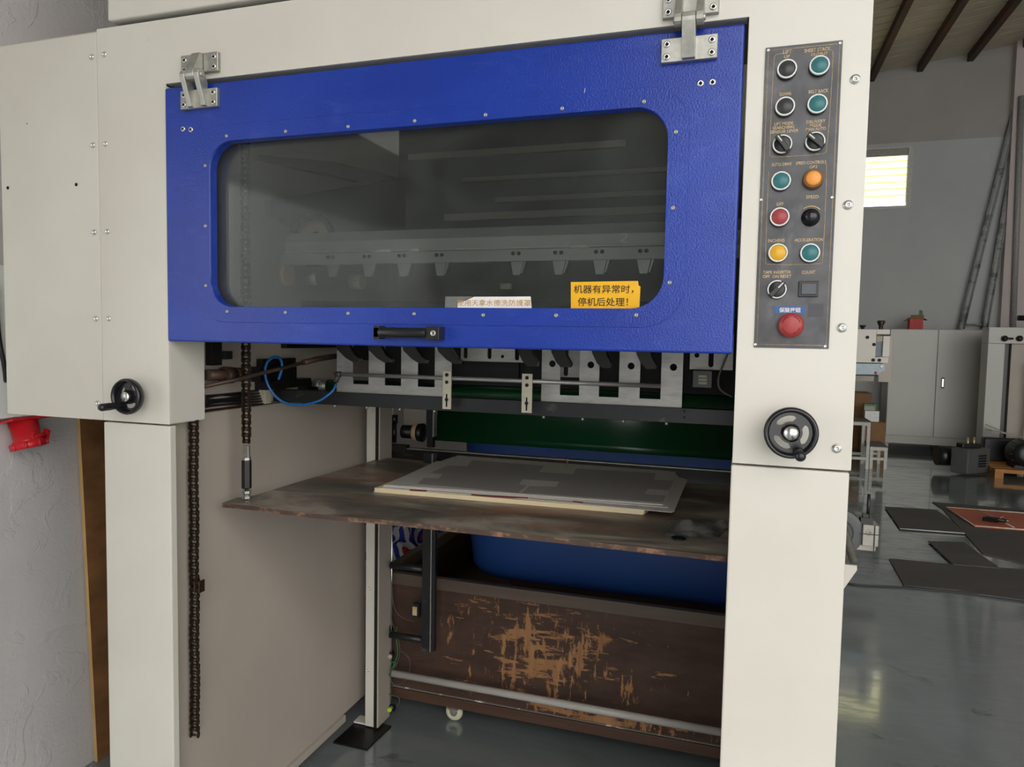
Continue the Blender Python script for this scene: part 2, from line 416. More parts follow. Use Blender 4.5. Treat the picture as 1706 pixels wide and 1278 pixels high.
# ------------------------------------------------------------------ mesh building
class MB:
    def __init__(s):
        s.bm = bmesh.new(); s.mi = 0

    def mat(s, i):
        s.mi = i; return s

    def _add(s, verts, faces, smooth=False):
        vs = [s.bm.verts.new(v) for v in verts]
        for f in faces:
            try:
                fc = s.bm.faces.new([vs[i] for i in f]); fc.material_index = s.mi; fc.smooth = smooth
            except ValueError:
                pass
        return vs

    def box(s, a, b):
        x0, x1 = sorted((a[0], b[0])); y0, y1 = sorted((a[1], b[1])); z0, z1 = sorted((a[2], b[2]))
        s._add([(x0, y0, z0), (x1, y0, z0), (x1, y1, z0), (x0, y1, z0), (x0, y0, z1), (x1, y0, z1), (x1, y1, z1), (x0, y1, z1)],
               [(0, 3, 2, 1), (4, 5, 6, 7), (0, 1, 5, 4), (1, 2, 6, 5), (2, 3, 7, 6), (3, 0, 4, 7)])
        return s

    def rbox(s, c, size, rz=0.0, rx=0.0, ry=0.0):
        R = Euler((rx, ry, rz)).to_matrix(); h = Vector(size) / 2; c = Vector(c)
        vs = [c + R @ Vector((sx * h.x, sy * h.y, sz * h.z)) for sz in (-1, 1) for sx, sy in ((-1, -1), (1, -1), (1, 1), (-1, 1))]
        s._add(vs, [(0, 3, 2, 1), (4, 5, 6, 7), (0, 1, 5, 4), (1, 2, 6, 5), (2, 3, 7, 6), (3, 0, 4, 7)])
        return s

    def cyl(s, p, q, r, n=16, r2=None, caps=True, smooth=True):
        p = Vector(p); q = Vector(q); d = (q - p).normalized()
        a = d.orthogonal().normalized(); b = d.cross(a)
        r2 = r if r2 is None else r2
        vs = [p + r * (cos(2 * pi * i / n) * a + sin(2 * pi * i / n) * b) for i in range(n)]
        vs += [q + r2 * (cos(2 * pi * i / n) * a + sin(2 * pi * i / n) * b) for i in range(n)]
        vv = s._add(vs, [(i, (i + 1) % n, n + (i + 1) % n, n + i) for i in range(n)], smooth)
        if caps:
            f = s.bm.faces.new(list(reversed(vv[:n]))); f.material_index = s.mi
            f = s.bm.faces.new(vv[n:]); f.material_index = s.mi
        return s

    def lathe(s, p, d, prof, n=24, smooth=True):
        """prof: (radius, distance along d)"""
        p = Vector(p); d = Vector(d).normalized(); a = d.orthogonal().normalized(); b = d.cross(a)
        rings = []
        for r, t in prof:
            if r < 1e-6:
                rings.append([s.bm.verts.new(p + d * t)])
            else:
                rings.append([s.bm.verts.new(p + d * t + r * (cos(2 * pi * i / n) * a + sin(2 * pi * i / n) * b)) for i in range(n)])
        for A, B in zip(rings, rings[1:]):
            for i in range(n):
                j = (i + 1) % n
                if len(A) == 1 and len(B) == 1: continue
                vs = [A[0], B[j], B[i]] if len(A) == 1 else ([A[i], A[j], B[0]] if len(B) == 1 else [A[i], A[j], B[j], B[i]])
                f = s.bm.faces.new(vs); f.material_index = s.mi; f.smooth = smooth
        return s

    def tube(s, pts, r, n=8, smooth=True):
        pts = [Vector(p) for p in pts]
        rings = []; prev = None
        for i, p in enumerate(pts):
            t = (pts[min(i + 1, len(pts) - 1)] - pts[max(i - 1, 0)]).normalized()
            a = t.orthogonal().normalized() if prev is None else (prev - t * prev.dot(t)).normalized()
            prev = a; b = t.cross(a)
            rings.append([s.bm.verts.new(p + r * (cos(2 * pi * k / n) * a + sin(2 * pi * k / n) * b)) for k in range(n)])
        for A, B in zip(rings, rings[1:]):
            for k in range(n):
                f = s.bm.faces.new([A[k], A[(k + 1) % n], B[(k + 1) % n], B[k]]); f.smooth = smooth; f.material_index = s.mi
        for R in (list(reversed(rings[0])), rings[-1]):
            f = s.bm.faces.new(R); f.material_index = s.mi
        return s

    def prism(s, poly, vec, holes=()):
        """planar polygon (list of 3D points) with holes, extruded along vec"""
        vec = Vector(vec)
        if not holes and len(poly) <= 4:
            n = len(poly); vs = [Vector(p) for p in poly] + [Vector(p) + vec for p in poly]
            s._add(vs, [tuple(range(n)), tuple(range(2 * n - 1, n - 1, -1))] + [(i, (i + 1) % n, n + (i + 1) % n, n + i) for i in range(n)])
            return s
        from mathutils.geometry import tessellate_polygon
        loops = [[Vector(p) for p in poly]] + [[Vector(p) for p in h] for h in holes]
        tris = tessellate_polygon(loops)
        flat = [p for l in loops for p in l]; N = len(flat)
        v0 = [s.bm.verts.new(p) for p in flat]; v1 = [s.bm.verts.new(p + vec) for p in flat]
        for t in tris:
            for vs in ([v0[i] for i in t], [v1[i] for i in reversed(t)]):
                try:
                    f = s.bm.faces.new(vs); f.material_index = s.mi
                except ValueError:
                    pass
        o = 0
        for l in loops:
            n = len(l)
            for i in range(n):
                j = (i + 1) % n
                f = s.bm.faces.new([v0[o + i], v0[o + j], v1[o + j], v1[o + i]]); f.material_index = s.mi
            o += n
        return s

    def mesh(s, name, mats, center=True, recalc=True):
        if recalc:
            bmesh.ops.recalc_face_normals(s.bm, faces=s.bm.faces)
        me = bpy.data.meshes.new(name)
        c = Vector((0, 0, 0))
        if center and len(s.bm.verts):
            lo = Vector([min(v.co[i] for v in s.bm.verts) for i in range(3)])
            hi = Vector([max(v.co[i] for v in s.bm.verts) for i in range(3)])
            c = (lo + hi) / 2
            bmesh.ops.translate(s.bm, verts=s.bm.verts, vec=-c)
        s.bm.to_mesh(me); s.bm.free()
        for m in mats:
            me.materials.append(m)
        return me, c


WL = {}


def link(name, me, wloc, parent=None, rot=(0, 0, 0), scale=None):
    o = bpy.data.objects.new(name, me); COL.objects.link(o)
    WL[o.name] = Vector(wloc)
    if parent is not None:
        o.parent = parent; o.location = Vector(wloc) - WL[parent.name]
    else:
        o.location = wloc
    o.rotation_euler = rot
    if scale: o.scale = scale
    return o


def mm(m):
    return [M[x] if isinstance(x, str) else x for x in (m if isinstance(m, (list, tuple)) else [m])]


def obj(name, mb, mats, parent=None, bevel=0.0, seg=2, label=None):
    me, c = mb.mesh(name, mm(mats))
    o = link(name, me, c, parent)
    if bevel:
        b = o.modifiers.new('bevel', 'BEVEL'); b.width = bevel; b.segments = seg; b.limit_method = 'ANGLE'; b.angle_limit = radians(40)
        b.harden_normals = False
    if label: o['label'] = label
    return o


def thing(name, label, cat, loc, group=None):
    o = bpy.data.objects.new(name, None); COL.objects.link(o); o.location = loc
    o.empty_display_size = 0.05
    WL[o.name] = Vector(loc)
    tag(o, label, cat, group)
    return o


def tag(o, label, cat, group=None, kind=None):
    o['label'] = label; o['category'] = cat
    if group: o['group'] = group
    if kind: o['kind'] = kind
    return o


def struct(o):
    o['kind'] = 'structure'; return o


def sempty(name, loc):
    o = bpy.data.objects.new(name, None); COL.objects.link(o); o.location = loc; WL[o.name] = Vector(loc)
    return struct(o)


def rrect(x0, x1, z0, z1, r, y, n=8):
    pts = []
    for cx, cz, a0 in ((x1 - r, z1 - r, 0), (x0 + r, z1 - r, pi / 2), (x0 + r, z0 + r, pi), (x1 - r, z0 + r, 3 * pi / 2)):
        for i in range(n + 1):
            a = a0 + pi / 2 * i / n
            pts.append((cx + r * cos(a), y, cz + r * sin(a)))
    return pts


def circ(cx, cz, r, y, n=16):
    return [(cx + r * cos(2 * pi * i / n), y, cz + r * sin(2 * pi * i / n)) for i in range(n)]


def smoothp(pts, it=2):
    pts = [Vector(p) for p in pts]
    for _ in range(it):
        q = [pts[0]]
        for a, b in zip(pts, pts[1:]):
            q += [a * 0.75 + b * 0.25, a * 0.25 + b * 0.75]
        q.append(pts[-1]); pts = q
    return pts


def fp(x, y, Y=0.0):
    return at(x, y, 1, Y)


def text(name, body, cx, cz, y, width, height, mat, parent, rot=0.0, nrm='y', bold=0.0):
    cu = bpy.data.curves.new(name, 'FONT'); cu.body = body; cu.size = 1.0; cu.resolution_u = 2
    cu.align_x = 'CENTER'; cu.offset = bold
    to = bpy.data.objects.new(name, cu)
    me = bpy.data.meshes.new_from_object(to)
    bpy.data.objects.remove(to)
    xs = [v.co.x for v in me.vertices]; ys = [v.co.y for v in me.vertices]
    if not xs: return None
    mx, my = (min(xs) + max(xs)) / 2, (min(ys) + max(ys)) / 2
    sx = width / max(1e-6, max(xs) - min(xs)); sy = height / max(1e-6, max(ys) - min(ys))
    for v in me.vertices:
        u = (v.co.x - mx) * sx; t = (v.co.y - my) * sy
        v.co = Vector((u * cos(rot) - t * sin(rot), 0, u * sin(rot) + t * cos(rot)))
    me.materials.clear(); me.materials.append(mat)
    return link(name, me, (cx, y, cz), parent)


# ------------------------------------------------------------------ the room
XL, XR, YF, YB = -1.945, 8.5, -3.2, 9.75
SL = 0.132


def roof_z(x): return 5.087 + (x - 1.528) * SL


fl = MB(); fl.box((-14, -14, -0.1), (16, YB + 0.1, 0.0))
struct(obj('floor', fl, 'floor'))
wl = MB(); wl.prism([(XL, YB, 0), (XL, -0.70, 0), (XL, -0.70, 2.0), (XL, -2.9, 2.0), (XL, -2.9, 0), (XL, YF, 0), (XL, YF, roof_z(XL)), (XL, YB, roof_z(XL))], (-0.12, 0, 0))
struct(obj('wall_left', wl, 'plaster'))
wr = MB(); wr.box((XR, YF, 0), (XR + 0.12, YB, roof_z(XR)))
struct(obj('wall_right', wr, 'wall'))
a = at(1436, 250, 1, YB); b = at(1513, 344, 1, YB)
WX0, WX1, WZ0, WZ1 = 0.72, b.x, 3.285, 4.055
wb = MB()
wb.prism([(XL, YB, 0), (XR, YB, 0), (XR, YB, roof_z(XR)), (XL, YB, roof_z(XL))], (0, 0.12, 0),
         holes=[[(WX0, YB, WZ0), (WX0, YB, WZ1), (WX1, YB, WZ1), (WX1, YB, WZ0)]])
struct(obj('wall_back', wb, 'wall'))
pr = MB(); pr.box((3.16, YB - 0.12, 0), (4.2, YB, roof_z(3.16)))
struct(obj('trim_1', pr, simple('pinkish_pier_paint', rgb(196, 184, 180), 0.8, 0, 0.04, 2)))
win = sempty('window_1', ((WX0 + WX1) / 2, YB, WZ0))
fr = MB()
for p, q in (((WX0, YB - 0.015, WZ0 - 0.04), (WX1 + 0.02, YB + 0.06, WZ0)), ((WX0, YB - 0.015, WZ1), (WX1 + 0.02, YB + 0.06, WZ1 + 0.02)),
             ((WX1 - 0.03, YB - 0.02, WZ0), (WX1 + 0.025, YB + 0.06, WZ1)), ((WX0 - 0.03, YB - 0.02, WZ0), (WX0 + 0.02, YB + 0.06, WZ1))):
    fr.box(p, q)
obj('window_frame', fr, simple('window_alu', rgb(190, 190, 180), 0.5), win)
hd = MB(); hd.box((WX0, YB, WZ1 - 0.09), (WX1 - 0.03, YB + 0.04, WZ1 - 0.001))
obj('roller_housing', hd, simple('grey_housing', rgb(150, 150, 140), 0.6), win)
nsl = 7
for i in range(nsl):
    s_ = MB(); z = WZ0 + 0.05 + (WZ1 - WZ0 - 0.12) * (i + 0.5) / nsl
    s_.rbox(((WX0 + WX1) / 2, YB + 0.03, z), (WX1 - WX0 - 0.06, 0.008, (WZ1 - WZ0) / nsl * 1.02), rx=radians(-14))
    obj('louvre_slat', s_, 'louvre', win)

ceil = sempty('ceiling', (3, 3, roof_z(3)))
y = YF - 0.4; k = 0
while y < YB:
    y1 = min(y + 1.0, YB + 0.1); sh = MB(); pts = []
    nr = 5; st = (y1 - y) / nr
    prof = []
    for i in range(nr):
        yy = y + i * st
        prof += [(yy, 0), (yy + st * 0.10, 0.0), (yy + st * 0.13, 0.08), (yy + st * 0.25, 0.08), (yy + st * 0.28, 0.0)]
    prof.append((y1, 0))
    for (ya, za), (yb, zb) in zip(prof, prof[1:]):
        vs = []
        for x in (XL - 0.15, XR + 0.15):
            vs += [(x, ya, roof_z(x) + za), (x, yb, roof_z(x) + zb)]
        sh._add([vs[0], vs[1], vs[3], vs[2]], [(0, 1, 2, 3)])
    me, c = sh.mesh('roof_sheet', [M['roof']], recalc=False)
    o = link('roof_sheet', me, c, ceil)
    sol = o.modifiers.new('thick', 'SOLIDIFY'); sol.thickness = 0.004; sol.offset = 1
    y = y1; k += 1
x = 1.50 - 0.585 * 5
while x < XR:
    p = MB(); z = roof_z(x)
    p.box((x - 0.035, YF - 0.3, z - 0.11), (x + 0.035, YB - 0.002, z - 0.005))
    obj('purlin', p, 'purlin', ceil)
    x += 0.585

# the wall behind the photographer: open doorways to its left and right
wf = MB(); wf.box((-3.9, YF - 0.25, 0), (-0.35, YF - 0.10, 4.7)); struct(obj('wall_front', wf, 'wall'))

# ------------------------------------------------------------------ shared small meshes
def screw_mesh(r, h, cross=True, ring=0.0, mat='chrome'):
    m = MB()
    if ring: m.lathe((0, 0, 0), (0, -1, 0), [(ring, 0), (ring, 0.0015), (r, 0.002)], 20)
    m.lathe((0, 0, 0), (0, -1, 0), [(r, 0.0), (r, h * 0.5), (r * 0.75, h), (r * 0.42, h), (r * 0.38, h * 0.35), (0, h * 0.35)], 16)
    if cross:
        m.mat(1); m.box((-r * 0.5, -h - 0.0004, -r * 0.12), (r * 0.5, -h * 0.3, r * 0.12)); m.box((-r * 0.12, -h - 0.0004, -r * 0.5), (r * 0.12, -h * 0.3, r * 0.5))
    me, c = m.mesh('screw', [M[mat], M['black_hole']], center=False)
    return me


SCREW = screw_mesh(0.0065, 0.003, False)
SCREW_W = screw_mesh(0.0062, 0.004, False, 0.0078)
PHIL = screw_mesh(0.0060, 0.002)
RIVET = screw_mesh(0.0038, 0.0018, False, 0, 'cast')
PSCREW = screw_mesh(0.0026, 0.0015, False)
BOLT = screw_mesh(0.006, 0.006, False, 0, 'dark')
BOLT_S = screw_mesh(0.0045, 0.004, False, 0, 'dark')

# ------------------------------------------------------------------ the machine
MX = thing('paper_stacking_machine', 'large cream steel sheet stacking machine with a blue windowed door in front', 'machine', (-0.63, 0.3, 0))
X0, X1 = -1.238, -0.017          # opening
XA, XB = -1.433, 0.1745
ZJ, ZT, ZD = 1.170, 2.066, 1.923
h = MB()
h.prism([(XA, 0, ZJ), (X0, 0, ZJ), (X0, 0, ZD + 0.004), (X1 + 0.002, 0, ZD + 0.004), (X1 + 0.002, 0, ZJ), (XB, 0, ZJ), (XB, 0, ZT), (XA, 0, ZT)], (0, 0.003, 0))
h.box((X0 - 0.003, 0.003, ZJ + 0.002), (X0, 0.112, ZD))       # left return side
h.box((X0 - 0.003, 0.003, ZD + 0.004), (X1, 0.03, ZD + 0.007))
h.box((X1 + 0.002, 0.003, ZJ), (X1 + 0.005, 0.112, ZD))
h.box((XB - 0.003, 0.003, ZJ), (XB, 0.5, ZT))
h.box((XA, 0.003, ZJ), (X0 - 0.003, 0.112, ZJ + 0.003))
h.box((X1 + 0.005, 0.003, ZJ), (XB - 0.003, 0.5, ZJ + 0.003))
obj('housing', h, 'cream', MX, 0.0012)
h = MB(); h.box((-1.742, 0.0005, ZJ), (XA - 0.0018, 0.5, 2.060))
obj('side_cover', h, 'cream', MX, 0.0015)
h = MB(); h.box((-1.387, -0.012, 2.074), (XB + 0.01, 0.6, 2.70))
obj('top_cover', h, 'cream', MX, 0.004)
h = MB(); h.box((-1.73, 0.02, 2.066), (XB - 0.01, 0.6, 2.072)); h.box((-1.30, 1.3, 2.0), (0.17, 2.7, 2.04))
obj('roof_plate', h, 'inner_grey', MX)
# legs
h = MB(); h.box((-1.432, 0.0, 0.02), (-1.238, 0.0205, 1.1665))
obj('leg_cover', h, 'cream', MX, 0.003)
h = MB(); h.box((-0.0165, 0.0, 0.02), (0.1725, 0.12, 1.1665))
obj('leg_cover', h, 'cream', MX, 0.003)
h = MB(); h.box((-1.425, 0.022, 0.0), (-1.275, 0.10, ZJ))
obj('post', h, 'dark', MX)
# inner side plates
WXI = -1.272
h = MB(); h.box((WXI - 0.02, 0.022, 0.075), (WXI, 0.95, 1.182))
h.box((WXI - 0.002, 0.10, 0.055), (WXI + 0.012, 0.80, 0.078))
obj('inner_side_panel', h, 'inner_grey', MX, 0.001)
h = MB(); h.box((WXI - 0.02, 0.10, 1.190), (WXI, 2.6, 2.06))
obj('upper_side_plate', h, 'inner_grey', MX)
h = MB(); h.box((0.14, 0.12, 0.03), (0.17, 2.6, 2.06))
obj('right_side_plate', h, 'inner_grey', MX)
h = MB(); h.box((-1.29, 2.3, 0.95), (0.14, 2.32, 2.06))
obj('rear_panel', h, 'dark', MX)
h = MB(); h.box((-1.29, 1.15, 1.28), (0.14, 2.3, 1.30))
obj('belt_tray', h, 'dark', MX)

# screws on the covers
for px, py in ((153, 95), (174, 91), (155, 242), (176, 240), (157, 387), (179, 386), (160, 531), (181.5, 531), (163, 672)):
    link('screw', SCREW, fp(px, py), MX)
for px, py in ((1425, 132), (1413, 341.5), (1403, 546), (1394, 747)):
    link('screw', SCREW_W, fp(px, py), MX)
for px, py in ((13, 313), (127, 307.5), (45, 206)):
    q = fp(px, py); hm = MB(); r_ = 0.004 if px != 45 else 0.0012
    hm.cyl((q.x, -0.0006, q.z), (q.x, 0.001, q.z), r_, 12); obj('screw_hole', hm, 'black_hole', MX)

# ------------------------------------------------------------------ door
WINX0, WINX1, WINZ0, WINZ1 = -1.119, -0.143, 1.438, 1.791
DR = MB()
hole = list(reversed(rrect(WINX0, WINX1, WINZ0, WINZ1, 0.058, -0.003, 8)))
DR.prism([(X0 - 0.001, -0.003, 1.360), (X1 - 0.004, -0.003, 1.360), (X1 - 0.004, -0.003, 1.9165), (X0 - 0.001, -0.003, 1.9165)], (0, 0.024, 0), holes=[hole])
door = obj('door', DR, 'blue', MX, 0.004, 3)
fm = MB()
fm.prism(rrect(WINX0 - 0.037, WINX1 + 0.037, WINZ0 - 0.034, WINZ1 + 0.034, 0.075, -0.0045, 10), (0, 0.0014, 0),
         holes=[list(reversed(rrect(WINX0 - 0.0005, WINX1 + 0.0005, WINZ0 - 0.0005, WINZ1 + 0.0005, 0.058, -0.0045, 8)))])
obj('window_ring', fm, 'blue', door, 0.0005, 1)
pn = MB(); pn.prism(rrect(WINX0 - 0.01, WINX1 + 0.01, WINZ0 - 0.01, WINZ1 + 0.01, 0.06, 0.022, 8), (0, 0.0045, 0))
obj('window_pane', pn, 'pane', door)
RV = [(377.5, 226.5), (476, 219), (580, 211), (691, 201.5), (809, 191.5), (936.5, 181), (1073, 169.5), (1126, 220), (1121, 346.5), (1115.5, 471),
      (1060, 525), (926.5, 525.5), (805, 525), (690, 523), (580, 522), (475.5, 520.5), (378.5, 519), (343, 476), (342.5, 376.5), (342, 276)]
for px, py in RV:
    link('rivet', RIVET, fp(px, py, -0.0045), door)
for px, py in ((305, 215), (318, 216), (1167, 139), (1187, 137)):
    link('door_screw', PHIL, fp(px, py, -0.003), door)
# scratch on the door
sm = MB(); q1 = fp(973.5, 161, -0.0032); q2 = fp(975, 147, -0.0032); sm.tube([q1, (q1 + q2) / 2 + Vector((-0.001, 0, 0)), q2], 0.0005, 5)
obj('paint_scratch', sm, 'chalk', door)
# door handle
hm = MB(); qa = fp(633, 543, -0.003); qb = fp(741, 567, -0.003)
x0, x1, z0, z1 = qa.x, qb.x, qb.z, qa.z
hm.box((x0, -0.030, z0 + 0.003), (x1 - 0.003, -0.012, z1 - 0.003))
hm.box((x0, -0.030, z0), (x0 + 0.012, -0.003, z1)); hm.box((x1 - 0.028, -0.032, z0), (x1, -0.003, z1))
hm.cyl((x0 + 0.012, -0.028, (z0 + z1) / 2), (x1 - 0.028, -0.028, (z0 + z1) / 2), 0.009, 12)
hm.mat(1); hm.lathe((x1 - 0.012, -0.032, (z0 + z1) / 2), (0, -1, 0), [(0.006, 0), (0.006, 0.002), (0.0035, 0.0025), (0.003, 0.0), (0, 0.0)], 14)
obj('handle', hm, ['black', 'cast'], door, 0.0015)


def poly_from(pts, Y):
    return [fp(x, y, Y) for x, y in pts]


# stickers on the pane
YS = 0.0205
st = MB(); st.prism(poly_from([(951, 470), (1063, 468), (1064, 476), (1067, 477), (1065, 515.5), (951, 515)], YS), (0, 0.0008, 0))
stk = obj('yellow_sticker', st, 'sticker_yellow', door)
g_ = [fp(1005, 481, YS), fp(1003, 502, YS)]
text('lettering', '机器有异常时，', fp(1006, 481.5, YS).x - 0.001, fp(1006, 482, YS).z, YS - 0.0006, 0.112, 0.0158, M['ink'], stk, bold=0.008)
text('lettering', '停机后处理！', fp(1004, 503, YS).x, fp(1004, 503, YS).z, YS - 0.0006, 0.094, 0.0158, M['ink'], stk, bold=0.008)
st = MB(); st.prism(poly_from([(762, 513), (762, 505), (772, 502), (790, 494.5), (884, 494), (885.5, 514)], YS), (0, 0.0008, 0))
stk = obj('white_sticker', st, 'sticker_white', door)
text('lettering', '使用天拿水擦洗防護罩', fp(822, 504.5, YS).x, fp(822, 504.5, YS).z, YS - 0.0006, 0.152, 0.0125, M['ink_tan'], stk, bold=0.004)
st = MB(); st.prism(poly_from([(742, 494), (788, 494), (770, 501.5), (761, 504), (761, 513.5), (741, 513.5)], YS), (0, 0.0006, 0))
obj('sticker_backing', st, simple('torn_grey_backing', rgb(112, 114, 110), 0.6), door)


# hinges
def hinge(x0, x1, zl0, zl1, zu0, zu1, tongue_up):
    """lower plate on the door zl0..zl1, upper plate on the housing zu0..zu1"""
    cx = (x0 + x1) / 2; w_ = x1 - x0
    hm = MB()
    hm.box((x0, -0.013, zl0), (x1, -0.003, zl1)); hm.box((x0, -0.010, zu0), (x1, 0.0, zu1))
    zp = (zl1 + zu0) / 2 + (0.006 if tongue_up else 0.004); yp = -0.030
    tw = 0.0125; aw = 0.0075

    def arm(xa, xb, zfoot, ztop, r=0.0115):
        # a flat bar seen edge-on, rising from the plate to the pin eye
        sgn = 1 if ztop > zfoot else -1
        pts = [(xa, -0.011, zfoot), (xa, -0.020, zfoot + sgn * 0.001)]
        pts += [(xa, yp - r * 0.9, zp - sgn * 0.006)]
        for i in range(7):
            a_ = pi + (-sgn) * pi * i / 6
            pts.append((xa, yp + r * cos(a_), zp + r * sin(a_)))
        pts += [(xa, -0.011, zp + sgn * -0.012)]
        hm.prism(pts, (xb - xa, 0, 0))
    if tongue_up:
        arm(cx - 0.011, cx + 0.011, zu1 - 0.001, zp)
        arm(cx - 0.024, cx - 0.012, zl0 + 0.001, zp + 0.01); arm(cx + 0.012, cx + 0.024, zl0 + 0.001, zp + 0.01)
    else:
        arm(cx - 0.011, cx + 0.011, zl0 + 0.001, zp + 0.01)
        arm(cx - 0.024, cx - 0.012, zu1 - 0.001, zp); arm(cx + 0.012, cx + 0.024, zu1 - 0.001, zp)
    hm.cyl((cx - 0.026, yp, zp), (cx + 0.027, yp, zp), 0.0055, 14)
    o = obj('hinge', hm, 'cast', MX, 0.0008, 1)
    for zz, yy in ((zl0, -0.013), (zu0, -0.010)):
        hgt = (zl1 - zl0)
        for fx in (0.10, 0.90):
            for fz in (0.24, 0.76):
                link('hinge_screw', PHIL, (x0 + w_ * fx, yy, zz + hgt * fz), o)
    return o


p1 = fp(298, 186, -0.013); p2 = fp(361, 151, -0.013); p3 = fp(298, 125, -0.010); p4 = fp(361, 89, -0.010)
hinge(p1.x + 0.004, p2.x, p1.z + 0.004, p1.z + 0.043, p3.z, p3.z + 0.040, True)
p1 = fp(1101, 105, -0.013); p2 = fp(1196, 62, -0.013); p3 = fp(1103, 32, -0.010)
hinge(p1.x, p2.x, p1.z, p1.z + 0.040, p3.z + 0.001, p3.z + 0.041, False)


# ------------------------------------------------------------------ hand wheels
def handwheel(hub, r, handle_ang, hl, tilt=0.0):
    x, y, z = hub
    wm = MB()
    # rim and dished web
    wm.lathe((x, y, z), (0, 1, 0), [(r * 0.80, 0.001), (r * 0.84, -0.006), (r * 0.93, -0.008), (r, -0.002), (r * 1.0, 0.006), (r * 0.93, 0.012), (r * 0.84, 0.012), (r * 0.78, 0.006), (r * 0.80, 0.001)], 40)
    web = []
    sl = []
    for k in range(3):
        c0 = handle_ang + pi / 3 + k * 2 * pi / 3
        aa = []
        for i in range(9): aa.append((r * (0.66 if 0 < i < 8 else 0.60), c0 - 0.68 + 1.36 * i / 8))
        for i in range(9): aa.append((r * (0.43 if 0 < i < 8 else 0.50), c0 + 0.62 - 1.24 * i / 8))
        sl.append([(x + rr * cos(t), y + 0.006, z + rr * sin(t)) for rr, t in reversed(aa)])
    wm.prism(circ(x, z, r * 0.82, y + 0.006, 36), (0, 0.005, 0), holes=sl)
    wm.lathe((x, y, z), (0, 1, 0), [(r * 0.30, -0.004), (r * 0.36, 0.0), (r * 0.36, 0.012), (r * 0.25, 0.030)], 24)
    wm.cyl((x, y + 0.01, z), (x, -0.0, z), r * 0.26, 18)
    o = obj('hand_wheel', wm, 'gloss_black', MX)
    cm = MB(); cm.lathe((x, y - 0.004, z), (0, -1, 0), [(r * 0.28, 0), (r * 0.27, 0.0025), (0, 0.003)], 24)
    obj('hub_cap', cm, 'chrome', o)
    hx, hz = x + r * 0.80 * cos(handle_ang), z + r * 0.80 * sin(handle_ang)
    km = MB(); km.lathe((hx, y, hz), (0, -1, 0), [(0.006, -0.006), (0.0085, 0.0), (0.0085, 0.003), (0.007, 0.006), (0.0086, hl * 0.5), (0.0086, hl * 0.9), (0.006, hl), (0, hl + 0.001)], 18)
    obj('crank_grip', km, 'black', o)


hub = fp(1318, 722, -0.052)
handwheel((hub.x, -0.048, hub.z), 0.0425, radians(-68), 0.046)
hub = fp(208.7, 661, -0.040)
handwheel((hub.x, -0.036, hub.z), 0.0410, radians(-138), 0.050)

# ------------------------------------------------------------------ control panel
PX0, PX1, PZ0, PZ1 = 0.0135, 0.1315, 1.3725, 1.8725
cm = MB(); cm.box((PX0, -0.0022, PZ0), (PX1, 0.0, PZ1))
cp = obj('control_panel', cm, 'panel', MX, 0.0004, 1)
YP = -0.0022


def line_strip(pts, wdt=0.0007, it=1):
    mb = MB(); mb.tube(smoothp(pts, it), wdt, 4); return mb


gm = MB()
i_ = 0.0045
bd = [(PX0 + i_, YP, PZ0 + i_ * 1.2), (PX1 - i_, YP, PZ0 + i_ * 1.2), (PX1 - i_, YP, PZ1 - i_ * 1.2), (PX0 + i_, YP, PZ1 - i_ * 1.2), (PX0 + i_, YP, PZ0 + i_ * 1.2)]
for a_, b_ in zip(bd, bd[1:]): gm.tube([a_, b_], 0.0005, 4)
g1 = [(1305.7, 89), (1293, 90), (1289, 97), (1281.6, 257), (1285, 262.5), (1371.5, 257), (1378, 251.6), (1389, 88), (1383.5, 82)]
g2 = [(1280.5, 285.5), (1274.5, 437), (1278.6, 441.5), (1367, 440.4), (1371, 436), (1378, 276), (1373.7, 270.5)]
for g in (g1, g2):
    gm.tube(smoothp([fp(x, y, YP) for x, y in g], 1), 0.0005, 4)
obj('gold_border', gm, 'gold', cp)
TX = [('LIFT', 1311.9, 86.5, 13, 7), ('UP', 1311.2, 94.3, 9, 6), ('SHEET STACK', 1361.8, 82.9, 40, 7), ('OUTPUT', 1365, 90.3, 25, 6), ('DOWN', 1308.4, 156.7, 17, 6.5),
      ('BELT BACK', 1363.8, 152, 30, 6.5), ('LIFT MODE', 1305.7, 206, 29, 6), ('SEARCHING', 1305.3, 212.4, 33, 6), ('SENSOR LEVER', 1306.8, 218.9, 43, 6),
      ('DELIVERY', 1359.4, 202.4, 29, 6), ('MODE', 1359, 208.8, 17, 6), ('MAN AUTO', 1359.4, 215, 30, 6), ('AUTO DRIVE', 1302, 273.8, 31, 6),
      ('SPEED CONTROLS', 1351.0, 271.0, 46, 6), ('OP2', 1355, 278, 12, 6), ('SPEED', 1353.4, 328, 19, 6.5), ('OFF', 1299.4, 340, 11, 6.5), ('INCHING', 1293.4, 400.9, 25, 6.5),
      ('ACCELERATION', 1347.4, 399.6, 43, 6), ('TAPE INSERTER', 1294.4, 453.6, 43, 6), ('OFF  ON RESET', 1294.4, 460.6, 44, 6), ('COUNT', 1347, 453.6, 20, 6.5)]
for t, px, py, wp, hp in TX:
    q = fp(px, py, YP); d = (q - CAM).dot(C_F)
    text('lettering', t, q.x, q.z, YP - 0.0004, wp * d / FPX * 1.02, hp * d / FPX * 0.85, M['gold'], cp, bold=0.012)


